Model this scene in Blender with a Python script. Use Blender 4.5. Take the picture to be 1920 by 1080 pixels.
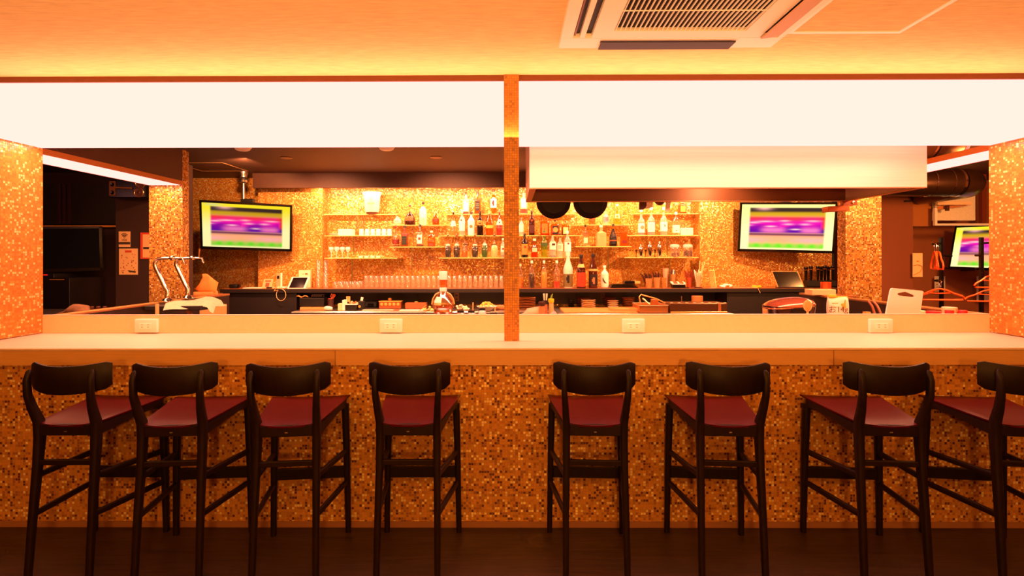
import bpy, bmesh, math, random
from mathutils import Vector, Matrix, Euler, noise
random.seed(7)
C = bpy.context.scene.collection
SC = bpy.context.scene
for o in list(bpy.data.objects): bpy.data.objects.remove(o)
PI = math.pi
# ---------------------------------------------------------------- camera
F, PX, PY = 980.0, 951.6, 484.0
cam_d = bpy.data.cameras.new('camera'); cam = bpy.data.objects.new('camera', cam_d); C.objects.link(cam)
CR = Matrix.Rotation(.0055, 4, 'Z') @ Matrix.Rotation(PI/2, 4, 'X') @ Matrix.Rotation(-.0017, 4, 'Z')
cam.matrix_world = Matrix.Translation((0, 0, 1.55)) @ CR
cam_d.sensor_width = 36; cam_d.lens = 36*F/1920
cam_d.shift_x = (960-PX)/1920; cam_d.shift_y = -(540-PY)/1920
cam_d.clip_start = .05; SC.camera = cam
def W(px, py, D):                       # point of the plane y = D seen at a pixel of the 1920x1080 photo
    d = CR.to_3x3() @ Vector(((px-PX)/F, -(py-PY)/F, -1))
    return Vector((0, 0, 1.55)) + d*(D/d.y)
def WX(px, D): return W(px, PY, D).x
def WZ(px, py, D): return W(px, py, D).z
# ---------------------------------------------------------------- light and exposure
SC.view_settings.view_transform = 'Standard'; SC.view_settings.look = 'None'
SC.view_settings.gamma = 1; SC.view_settings.exposure = 0.0; SC.view_settings.use_curve_mapping = False
w = bpy.data.worlds.new('world'); SC.world = w; w.use_nodes = True
w.node_tree.nodes['Background'].inputs[0].default_value = (1, .45, .15, 1)
w.node_tree.nodes['Background'].inputs[1].default_value = .03
AMB = (1, .42, .12)
def area(name, loc, rot, sx, sy, power, col=AMB, spread=PI):
    l = bpy.data.lights.new(name, 'AREA'); l.shape = 'RECTANGLE'; l.size = sx; l.size_y = sy
    l.energy = power; l.color = col; l.spread = spread
    o = bpy.data.objects.new(name, l); C.objects.link(o); o.location = loc; o.rotation_euler = rot; return o
def spot(name, loc, tgt, power, ang=100, col=AMB, r=.04, blend=.6):
    l = bpy.data.lights.new(name, 'SPOT'); l.energy = power; l.spot_size = math.radians(ang); l.spot_blend = blend
    l.color = col; l.shadow_soft_size = r
    o = bpy.data.objects.new(name, l); C.objects.link(o); o.location = loc
    o.rotation_euler = (Vector(tgt)-Vector(loc)).to_track_quat('-Z', 'Y').to_euler(); return o
def bulb(name, loc, power, r=.08, col=AMB):
    l = bpy.data.lights.new(name, 'POINT'); l.energy = power; l.color = col; l.shadow_soft_size = r
    o = bpy.data.objects.new(name, l); C.objects.link(o); o.location = loc; return o
# added area lamps boosting the light box: down onto counter, up onto ceiling
area('light_box_down', (0, 3.44, 2.314), (0, 0, 0), 6.4, .30, 140, (1, .37, .27))
area('light_box_up', (0, 3.22, 2.30), (PI, 0, 0), 6.8, .05, 30, (1, .47, .22))
area('hood_fill', (1.6, 3.62, 2.5), (math.radians(90), 0, 0), 3.2, .3, 8, (1, .38, .30))  # added lamp behind the box, brightens the hood front
for x_ in (-3.61, 3.61): area('wing_down', (x_, 4.53, 2.312), (0, 0, 0), .30, 1.7, 42, (1, .42, .18))
# cove strip hidden behind the beam at the back wall
area('cove_strip', (0.05, 7.09, 2.53), (math.radians(12), 0, 0), 5.5, .06, 120, (1, .41, .22))
# room lamps behind the photographer
bulb('room_lamp', (0.05, -.9, 1.6), 205, .06, (1, .40, .08))
bulb('room_lamp', (-4.3, .1, 2.1), 8, .15, (1, .38, .08))
bulb('room_lamp', (4.6, .6, 2.2), 34, .10, (1, .38, .08))
area('ceiling_fill', (0, .3, 1.9), (PI, 0, 0), 7, 1.2, 235, (1, .50, .15))  # added fill lamp out of view, brightens the ceiling from below
for x in (WX(537, 5.9), WX(818, 5.9), 1.3, 3.0):
    spot('downlight_fill', (x, 5.9, 2.66), (x*.97, 7.1, .9), 300, 125, (1, .40, .19))  # left pair at the ceiling downlights; right pair added for the back wall
spot('hood_lamp', (1.9, 4.5, 2.2), (1.7, 5.9, .9), 30, 150, (1, .42, .2))
spot('kitchen_fill', (-1.7, 4.9, 2.66), (-1.9, 5.6, .9), 150, 140, (1, .42, .2))  # added spot without a fixture, lightens the worktop and things on it
spot('downlight_fill', (-3.0, 5.9, 2.66), (-4.0, 7.3, 1.5), 130, 120, (1, .42, .17))  # another added spot, brightens the mosaic wall behind the left television
bulb('right_room_lamp', (5.0, 4.9, 2.2), 150, .1, (1, .38, .10))
bulb('left_room_fill', (-4.9, 4.4, 2.4), 6, .1, (1, .38, .10))  # unseen weak bulb added to lift the dark side room

# ---------------------------------------------------------------- materials
def lin(h):
    h = h.lstrip('#'); v = [int(h[i:i+2], 16)/255 for i in (0, 2, 4)]
    return tuple(((c+.055)/1.055)**2.4 if c > .04045 else c/12.92 for c in v)
MC = {}
def mat(col, rough=.5, metal=0, spec=.5, coat=0, noise_s=0, noise_a=0, bump=0, stretch=(1, 1, 1)):
    key = (col, rough, metal, spec, coat, noise_s, noise_a, bump, stretch)
    if key in MC: return MC[key]
    c = lin(col) if isinstance(col, str) else col
    m = bpy.data.materials.new('m_%d' % len(MC)); m.use_nodes = True; nt = m.node_tree
    b = nt.nodes['Principled BSDF']
    b.inputs['Base Color'].default_value = (*c, 1); b.inputs['Roughness'].default_value = rough
    b.inputs['Metallic'].default_value = metal; b.inputs['Specular IOR Level'].default_value = spec
    b.inputs['Coat Weight'].default_value = coat
    if noise_s:
        tc = nt.nodes.new('ShaderNodeNewGeometry'); mp = nt.nodes.new('ShaderNodeMapping'); mp.inputs['Scale'].default_value = stretch
        nz = nt.nodes.new('ShaderNodeTexNoise'); nz.inputs['Scale'].default_value = noise_s; nz.inputs['Detail'].default_value = 6
        nt.links.new(tc.outputs['Position'], mp.inputs[0]); nt.links.new(mp.outputs[0], nz.inputs['Vector'])
        mx = nt.nodes.new('ShaderNodeMix'); mx.data_type = 'RGBA'
        mx.inputs[6].default_value = (*[x*(1-noise_a) for x in c], 1); mx.inputs[7].default_value = (*[min(1, x*(1+noise_a)) for x in c], 1)
        mr = nt.nodes.new('ShaderNodeMapRange'); mr.inputs[1].default_value = .3; mr.inputs[2].default_value = .7
        nt.links.new(nz.outputs[0], mr.inputs[0]); nt.links.new(mr.outputs[0], mx.inputs[0]); nt.links.new(mx.outputs[2], b.inputs['Base Color'])
        if bump:
            bp = nt.nodes.new('ShaderNodeBump'); bp.inputs['Strength'].default_value = bump; bp.inputs['Distance'].default_value = .01
            nt.links.new(nz.outputs[0], bp.inputs['Height']); nt.links.new(bp.outputs[0], b.inputs['Normal'])
    MC[key] = m; return m
def emit(col, k=1):
    key = ('e', col, k)
    if key in MC: return MC[key]
    m = bpy.data.materials.new('e_%d' % len(MC)); m.use_nodes = True; nt = m.node_tree; nt.nodes.clear()
    e = nt.nodes.new('ShaderNodeEmission'); o = nt.nodes.new('ShaderNodeOutputMaterial')
    e.inputs[0].default_value = (*(lin(col) if isinstance(col, str) else col), 1); e.inputs[1].default_value = k
    nt.links.new(e.outputs[0], o.inputs[0]); MC[key] = m; return m
def glass(col=(1, .97, .92), gl=.12, dens=0.0, body=(.5, .5, .5)):
    """thin glass: tinted transparency, a fresnel gloss, and a share 'dens' of body colour"""
    key = ('g', col, gl, dens, body)
    if key in MC: return MC[key]
    if isinstance(col, str): col = lin(col)
    if isinstance(body, str): body = lin(body)
    m = bpy.data.materials.new('g_%d' % len(MC)); m.use_nodes = True; nt = m.node_tree; nt.nodes.clear()
    N = nt.nodes.new; o = N('ShaderNodeOutputMaterial'); t = N('ShaderNodeBsdfTransparent'); g = N('ShaderNodeBsdfGlossy'); lw = N('ShaderNodeLayerWeight')
    t.inputs[0].default_value = (*col, 1); g.inputs['Roughness'].default_value = .08; g.inputs[0].default_value = (1, .95, .9, 1)
    lw.inputs[0].default_value = .35
    a = N('ShaderNodeMath'); a.operation = 'MULTIPLY_ADD'; a.inputs[1].default_value = .5; a.inputs[2].default_value = gl*.6
    nt.links.new(lw.outputs['Facing'], a.inputs[0]); a.use_clamp = True
    base = t
    if dens:
        d = N('ShaderNodeBsdfDiffuse'); d.inputs[0].default_value = (*body, 1); mx = N('ShaderNodeMixShader'); mx.inputs[0].default_value = dens
        nt.links.new(t.outputs[0], mx.inputs[1]); nt.links.new(d.outputs[0], mx.inputs[2]); base = mx
    m2 = N('ShaderNodeMixShader'); nt.links.new(a.outputs[0], m2.inputs[0]); nt.links.new(base.outputs[0], m2.inputs[1]); nt.links.new(g.outputs[0], m2.inputs[2])
    nt.links.new(m2.outputs[0], o.inputs[0]); MC[key] = m; return m
def mosaic(name, stops, pitch=.015, rough=.25, nk=.30, grout=(.36, .14, .035)):
    m = bpy.data.materials.new(name); m.use_nodes = True; nt = m.node_tree; L = nt.links.new; N = nt.nodes.new
    b = nt.nodes['Principled BSDF']
    def vm(op, a, bb=None):
        n = N('ShaderNodeVectorMath'); n.operation = op
        for i, q in enumerate((a, bb)):
            if q is None: continue
            if isinstance(q, tuple): n.inputs[i].default_value = q
            else: L(q, n.inputs[i])
        return n.outputs[0]
    def ma(op, a, bb=None):
        n = N('ShaderNodeMath'); n.operation = op
        for i, q in enumerate((a, bb)):
            if q is None: continue
            if isinstance(q, (int, float)): n.inputs[i].default_value = q
            else: L(q, n.inputs[i])
        return n.outputs[0]
    g = N('ShaderNodeNewGeometry')
    p = vm('ADD', g.outputs['Position'], (.0037, .0041, .0033)); p = vm('MULTIPLY', p, (1/pitch,)*3)
    cell = vm('FLOOR', p); fr = vm('FRACTION', p)
    cc = vm('ABSOLUTE', vm('SUBTRACT', fr, (.5, .5, .5)))
    an = vm('ABSOLUTE', g.outputs['True Normal'])
    cc = vm('SUBTRACT', cc, an)                    # ignore the axis across the wall
    sx = N('ShaderNodeSeparateXYZ'); L(cc, sx.inputs[0])
    mxv = ma('MAXIMUM', ma('MAXIMUM', sx.outputs[0], sx.outputs[1]), sx.outputs[2])
    tile = ma('LESS_THAN', mxv, .42)
    wn = N('ShaderNodeTexWhiteNoise'); wn.noise_dimensions = '3D'; L(cell, wn.inputs['Vector'])
    cr = N('ShaderNodeValToRGB'); cr.color_ramp.interpolation = 'CONSTANT'
    el = cr.color_ramp.elements
    while len(el) > 1: el.remove(el[-1])
    for i, (pos, c) in enumerate(stops):
        e = el[0] if i == 0 else el.new(pos)
        e.position = pos; e.color = (*lin(c), 1)
    L(wn.outputs['Value'], cr.inputs[0])
    mx = N('ShaderNodeMix'); mx.data_type = 'RGBA'; L(tile, mx.inputs[0]); mx.inputs[6].default_value = (*grout, 1); L(cr.outputs[0], mx.inputs[7])
    L(mx.outputs[2], b.inputs['Base Color'])
    wn2 = N('ShaderNodeTexWhiteNoise'); wn2.noise_dimensions = '3D'; L(vm('ADD', cell, (17.5, 3.5, 9.5)), wn2.inputs['Vector'])
    off = vm('MULTIPLY', vm('SUBTRACT', wn2.outputs['Color'], (.5, .5, .5)), (nk,)*3)
    L(vm('NORMALIZE', vm('ADD', g.outputs['Normal'], off)), b.inputs['Normal'])
    L(ma('MULTIPLY_ADD' if False else 'SUBTRACT', 1.0, ma('MULTIPLY', tile, 1-rough)), b.inputs['Roughness'])
    b.inputs['Specular IOR Level'].default_value = .6
    L(ma('MULTIPLY', ma('MULTIPLY', tile, .35), ma('GREATER_THAN', wn.outputs['Value'], .6)), b.inputs['Metallic'])
    return m
GOLD = [(0, '70401a'), (.16, 'a06a2a'), (.36, 'b88030'), (.60, 'd09c38'), (.78, 'f0c860'), (.92, 'fff0a8')]
M_mos = mosaic('mosaic_gold', GOLD)
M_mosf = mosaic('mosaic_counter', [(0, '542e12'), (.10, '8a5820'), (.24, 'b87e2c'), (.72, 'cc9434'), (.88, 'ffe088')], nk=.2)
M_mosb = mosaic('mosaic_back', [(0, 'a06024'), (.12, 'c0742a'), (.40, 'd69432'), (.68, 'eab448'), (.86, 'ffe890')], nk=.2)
M_post = mosaic('mosaic_post', [(0, '9c6428'), (.1, 'b4762c'), (.3, 'c08030'), (.8, 'c88a36')], nk=.06, rough=.45)
M_ceil = mat('f0cf90', .8, noise_s=26, noise_a=.12, bump=.12, stretch=(.35, 2.2, 1))
M_kceil = mat('4e2a16', .6, noise_s=30, noise_a=.08)
M_trim = mat('7a3c18', .5)
M_top = mat('e2c2aa', .32, noise_s=3, noise_a=.02)
M_apron = mat('c8965c', .38, noise_s=40, noise_a=.05, stretch=(.15, 1, 3))
M_riser = mat('f2cc98', .4, noise_s=30, noise_a=.03)
M_white = mat('f4e6d2', .4); M_black = mat('0c0806', .45); M_dark = mat('1c0f0a', .55); M_blackg = mat('0a0706', .18)
M_steel = mat('c8beb0', .3, 1, noise_s=60, noise_a=.05, stretch=(.05, 1, 1)); M_chrome = mat('e8e0d4', .12, 1)
M_floor = mat('2e1e14', .45, 0, .3, noise_s=14, noise_a=.35, bump=.15, stretch=(.25, 3, 1))
M_darkwall = mat('3a1e12', .8, noise_s=60, noise_a=.1)  # dark base colour carries the unlit look of the left room
M_brownwall = mat('9a5a34', .8, noise_s=90, noise_a=.25)
M_wood = mat('180902', .5, 0, .18, noise_s=30, noise_a=.3, stretch=(4, 4, .4)); M_seat = mat('420103', .42, 0, .10, noise_s=120, noise_a=.06, bump=.05)
M_lum = emit((2.6, .90, .775), 1.0)
M_panelw = mat('2a1510', .5)
M_orange = mat('e8581c', .4)
M_label = mat('f6ead6', .6)

# ---------------------------------------------------------------- mesh helpers
def BM(): return bmesh.new()
def box(bm, x0, x1, y0, y1, z0, z1, bev=0, rot=None, piv=None, seg=1):
    r = bmesh.ops.create_cube(bm, size=1); vs = r['verts']
    for v in vs: v.co = Vector((x0+(v.co.x+.5)*(x1-x0), y0+(v.co.y+.5)*(y1-y0), z0+(v.co.z+.5)*(z1-z0)))
    if bev:
        es = list({e for v in vs for e in v.link_edges})
        rr = bmesh.ops.bevel(bm, geom=es, offset=bev, segments=seg, affect='EDGES', profile=.5)
        vs = list({v for f in rr['faces'] for v in f.verts} | {v for v in vs if v.is_valid})
    if rot is not None:
        p = Vector(piv) if piv is not None else Vector(((x0+x1)/2, (y0+y1)/2, (z0+z1)/2)); R = Euler(rot).to_matrix()
        for v in vs: v.co = p + R @ (v.co-p)
    return bm
def lathe(bm, prof, cx=0, cy=0, cz=0, n=20, fx=1, fy=1, sq=0, ax='z', cap=True, a0=0, a1=2*PI):
    full = abs(a1-a0-2*PI) < 1e-6; rings = []
    for r, h in prof:
        ring = []
        for i in range(n if full else n+1):
            t = a0+(a1-a0)*i/n; c, s = math.cos(t), math.sin(t)
            if sq: q = 1/((abs(c)**sq+abs(s)**sq)**(1/sq))
            else: q = 1
            x, y, z = r*q*c*fx, r*q*s*fy, h
            p = (cx+x, cy+y, cz+z) if ax == 'z' else ((cx+x, cy-z, cz+y) if ax == 'y' else (cx+z, cy+y, cz+x))
            ring.append(bm.verts.new(p))
        rings.append(ring)
    m = len(rings[0])
    for a, b in zip(rings, rings[1:]):
        for i in range(m if full else m-1):
            j = (i+1) % m
            try: bm.faces.new((a[i], a[j], b[j], b[i]))
            except ValueError: pass
    if cap and full:
        for ring, rev in ((rings[0], True), (rings[-1], False)):
            try: bm.faces.new(ring[::-1] if rev else ring)
            except ValueError: pass
    return bm
def tube(bm, pts, r, n=8, flat=1, closed=False):
    pts = [Vector(p) for p in pts]; rings = []; rr = r if isinstance(r, (list, tuple)) else [r]*len(pts)
    ref = None
    for i, p in enumerate(pts):
        if closed: t = pts[(i+1) % len(pts)]-pts[i-1]
        else: t = pts[min(i+1, len(pts)-1)]-pts[max(i-1, 0)]
        t.normalize()
        if ref is None:
            ref = Vector((0, 0, 1)) if abs(t.z) < .9 else Vector((1, 0, 0))
        u = t.cross(ref).normalized(); v = u.cross(t).normalized(); ref = v
        rings.append([bm.verts.new(p+rr[i]*(math.cos(a)*u+math.sin(a)*v*flat)) for a in (2*PI*k/n+PI/n for k in range(n))])
    prs = list(zip(rings, rings[1:]))
    if closed: prs.append((rings[-1], rings[0]))
    for a, b in prs:
        for k in range(n): bm.faces.new((a[k], a[(k+1) % n], b[(k+1) % n], b[k]))
    if not closed: bm.faces.new(rings[0][::-1]); bm.faces.new(rings[-1])
    return bm
def rbar(bm, pts, ws, ds, xax=(1, 0, 0)):
    """bar of rectangular, slightly chamfered section through pts; ws along x, ds across"""
    X = Vector(xax).normalized(); rings = []
    for i, p in enumerate(pts):
        p = Vector(p); t = (Vector(pts[min(i+1, len(pts)-1)])-Vector(pts[max(i-1, 0)])).normalized()
        u = (X-t*X.dot(t)).normalized(); v = t.cross(u).normalized(); a, b = ws[i]/2, ds[i]/2; c = min(a, b)*.35
        rings.append([bm.verts.new(p+u*q+v*s) for q, s in ((a, b-c), (a-c, b), (-a+c, b), (-a, b-c), (-a, -b+c), (-a+c, -b), (a-c, -b), (a, -b+c))])
    for a, b in zip(rings, rings[1:]):
        for k in range(8): bm.faces.new((a[k], a[(k+1) % 8], b[(k+1) % 8], b[k]))
    bm.faces.new(rings[0][::-1]); bm.faces.new(rings[-1]); return bm
def prism(bm, pts, y0, y1, M=None):
    """outline pts (x,z) extruded along y"""
    a = [bm.verts.new((x, y0, z)) for x, z in pts]; b = [bm.verts.new((x, y1, z)) for x, z in pts]
    n = len(pts); bm.faces.new(a); bm.faces.new(b[::-1])
    for i in range(n): bm.faces.new((a[i], b[i], b[(i+1) % n], a[(i+1) % n]))
    if M is not None:
        for v in a+b: v.co = M @ v.co
    return bm
def build(name, bm, m, parent=None, smooth=True, loc=None, ang=35):
    bmesh.ops.recalc_face_normals(bm, faces=bm.faces)
    me = bpy.data.meshes.new(name); bm.to_mesh(me); bm.free()
    for x in (m if isinstance(m, (list, tuple)) else [m]): me.materials.append(x)
    if smooth:
        me.shade_smooth(); me.set_sharp_from_angle(angle=math.radians(ang))
    o = bpy.data.objects.new(name, me); C.objects.link(o)
    if parent: o.parent = parent
    if loc is not None: o.location = loc
    return o
def thing(name, label, cat, loc=(0, 0, 0), rz=0, group=None):
    o = bpy.data.objects.new(name, None); C.objects.link(o); o.location = loc; o.rotation_euler = (0, 0, rz); o.empty_display_size = .05
    o['label'] = label; o['category'] = cat
    if group: o['group'] = group
    return o
def single(name, bm, m, label, cat, loc=None, group=None, **k):
    o = build(name, bm, m, None, loc=loc, **k); o['label'] = label; o['category'] = cat
    if group: o['group'] = group
    return o
def struct(name, bm, m, parent=None, **k):
    o = build(name, bm, m, parent, **k)
    if parent is None: o['kind'] = 'structure'
    return o
def dup(o, parent=None):
    c = o.copy(); C.objects.link(c); c.parent = parent
    for ch in list(o.children): dup(ch, c)
    return c
def text(name, s, size, m, parent, loc, rot, depth=.0004):
    cu = bpy.data.curves.new(name, 'FONT'); cu.body = s; cu.size = size; cu.extrude = depth; cu.align_x = 'CENTER'; cu.align_y = 'CENTER'
    t = bpy.data.objects.new(name, cu); C.objects.link(t)
    dg = bpy.context.evaluated_depsgraph_get(); me = bpy.data.meshes.new_from_object(t.evaluated_get(dg))
    bpy.data.objects.remove(t); me.materials.clear(); me.materials.append(m)
    o = bpy.data.objects.new(name, me); C.objects.link(o); o.parent = parent; o.location = loc; o.rotation_euler = rot; return o

# ================================================================ SETTING
CZ = 2.693
struct('floor', box(BM(), -8, 8, -3.2, 9.5, -.05, 0), M_floor, smooth=False)
struct('ceiling', box(BM(), -8, 8, -3.2, 3.30, CZ, CZ+.1), M_ceil, smooth=False)
struct('ceiling_kitchen', box(BM(), -8, 8, 3.30, 9.5, CZ, CZ+.1), M_kceil, smooth=False)
struct('wall_front', box(BM(), -8, 8, -3.3, -3.2, 0, CZ), M_brownwall, smooth=False)
struct('wall_left', box(BM(), -8.1, -8, -3.2, 9.5, 0, CZ), M_darkwall, smooth=False)
struct('wall_right', box(BM(), 8, 8.1, -3.2, 9.5, 0, CZ), M_brownwall, smooth=False)
# back wall of the bar: a recessed alcove between two projecting flanks
xa0, xa1 = WX(605, 7.2), WX(1312, 7.2)
xl, xr = WX(484, 7.2), WX(1560, 7.2)
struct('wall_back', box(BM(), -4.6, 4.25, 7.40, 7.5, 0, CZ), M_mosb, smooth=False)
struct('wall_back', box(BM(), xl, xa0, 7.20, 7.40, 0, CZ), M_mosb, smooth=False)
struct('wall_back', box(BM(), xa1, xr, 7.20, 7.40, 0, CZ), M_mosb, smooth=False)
struct('wall_back', box(BM(), -8, -4.6, 6.9, 7.0, 0, CZ), M_darkwall, smooth=False)
zb = WZ(700, 352, 7.0)
struct('trim_1', box(BM(), -3.45, 3.5, 6.98, 7.04, zb, CZ), M_kceil, smooth=False)
struct('trim_2', box(BM(), -8, 8, 3.262, 3.30, 2.658, CZ), M_trim, smooth=False)
# light box over the counter
LZ = 2.321
lb = thing('light_box', 'long glowing white light box hanging above the front bar counter', 'light', (0, 3.28, LZ))
build('front_panel', box(BM(), -6.5, 6.5, -.005, .005, .0, .337), M_lum, lb, smooth=False)
build('underside_panel', box(BM(), -6.5, 6.5, .006, .315, 0, .006), M_lum, lb, smooth=False)
build('back_panel', box(BM(), -6.5, 6.5, .315, .322, -.004, CZ-LZ-.05), M_lum, lb, smooth=False)
for sgn, xi, xo, yb, nm in ((-1, -3.437, -3.788, 5.46, 'left'), (1, 3.44, 3.78, 5.46, 'right')):
    wb = thing('light_box', 'glowing white light box running back into the %s side opening' % nm, 'light', ((xi+xo)/2, 3.61, LZ))
    h = abs(xo-xi)/2; L = yb-3.61
    build('underside_panel', box(BM(), -h+.004, h-.004, 0, L, 0, .006), M_lum, wb, smooth=False)
    build('top_panel', box(BM(), -h+.004, h-.004, 0, L, .036, .042), M_kceil, wb, smooth=False)
    for a, b in ((-h, -h+.004), (h-.004, h)): build('edge_trim', box(BM(), a-.001, b+.001, 0, L, -.002, .043), mat('c87830', .5), wb, smooth=False)
    if sgn < 0: build('inner_panel', box(BM(), h-.004, h, 0, L, .045, CZ-LZ-.002), M_kceil, wb, smooth=False)
    for yy in (.4, 1.4): build('hanger_rod', tube(BM(), [(0, yy, .043), (0, yy, CZ-LZ-.001)], .006, 8), M_dark, wb)
# piers and pillars clad in mosaic
xpl, xpr = WX(78, 3.6), WX(1857, 3.6)
def pillar(x0, x1, y0, y1, z0, z1, m, label):
    o = single('mosaic_pillar', box(BM(), x0, x1, y0, y1, z0, z1), m, label, 'pillar', smooth=False); return o
M_side = mosaic('mosaic_side', [(0, 'a86c26'), (.2, 'b87a2a'), (.5, 'c88a30'), (.76, 'e0a644'), (.86, 'ffe08c')], nk=.1)
pillar(xpl-.8, xpl, 2.0+1.02, 3.61, 1.04, LZ-.004, M_side, 'wide gold mosaic pier at the left end of the bar counter')
pillar(xpr, xpr+.8, 3.02, 3.61, 1.04, LZ-.004, M_side, 'wide gold mosaic pier at the right end of the bar counter')
xc0, xc1 = WX(945.3, 3.262), WX(973.3, 3.262)
pillar(xc0, xc1, 3.262-.012, 3.27, 1.0355, CZ-.001, M_post, 'slim mosaic post standing on the middle of the bar counter')
pillar(-3.79, -3.437, 5.462, 5.57, 0, CZ-.001, M_mos, 'gold mosaic pillar beside the beer taps, rear left')
pillar(WX(1586, 5.46), WX(1653, 5.46), 5.462, 5.60, 0, CZ-.001, M_mos, 'gold mosaic pillar in the rear right, behind the rice bag')
# front bar counter
D1 = 3.0
ct = thing('bar_counter', 'long front bar counter with cream top and gold mosaic front', 'counter', (0, D1, 0))
build('countertop', box(BM(), -5.5, 5.5, -.004, .62, 1.02, 1.035, .003), M_top, ct)
build('apron', box(BM(), -5.5, 5.5, 0, .02, .935, 1.0195), M_apron, ct, smooth=False)
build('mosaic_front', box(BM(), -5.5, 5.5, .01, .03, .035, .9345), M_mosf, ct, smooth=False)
build('baseboard', box(BM(), -5.5, 5.5, .006, .03, 0, .0345), mat('8a5a38', .5), ct, smooth=False)
rs = thing('counter_riser', 'low upright orange-cream panel along the back of the bar counter', 'panel', (0, D1, 0))
build('riser_panel', box(BM(), xpl+.001, xpr-.001, .6025, .624, 1.0355, 1.157, .002), M_riser, rs)
build('riser_cap', box(BM(), xpl+.001, xpr-.001, .6022, .628, 1.1575, 1.162, .001), M_top, rs)
for x in (628, 1563):
    q = WX(x, 3.0); build('joint_strip', box(BM(), q-.0015, q+.0015, -.0006, .001, .936, 1.019), mat('5a3014', .6), ct, smooth=False)
# power outlets on the riser
for k, (x, lab) in enumerate(((276, 'white double power outlet on the riser, far left end'), (733.5, 'white double power outlet on the riser left of the middle post'),
                (1187, 'white double power outlet on the riser right of the middle post'), (1650, 'white double power outlet on the riser below the white cutting board'))):
    q = W(x, 610.5, 3.59)
    t = thing('power_outlet', lab, 'outlet', (q.x, 3.602, q.z))
    build('plate', box(BM(), -.077, .077, -.03, 0, -.047, .047, .006, seg=2), M_white, t)
    build('socket_insert', box(BM(), -.042, .042, -.033, -.03, -.019, .019, .001), mat('fff4e4', .4), t)
    for sx in (-.021, .021):
        for sz in (-.008, .008):
            build('slot', box(BM(), sx-.006, sx+.006, -.0338, -.033, sz-.0015, sz+.0015), mat('6a3010', .5), t, smooth=False)
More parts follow.
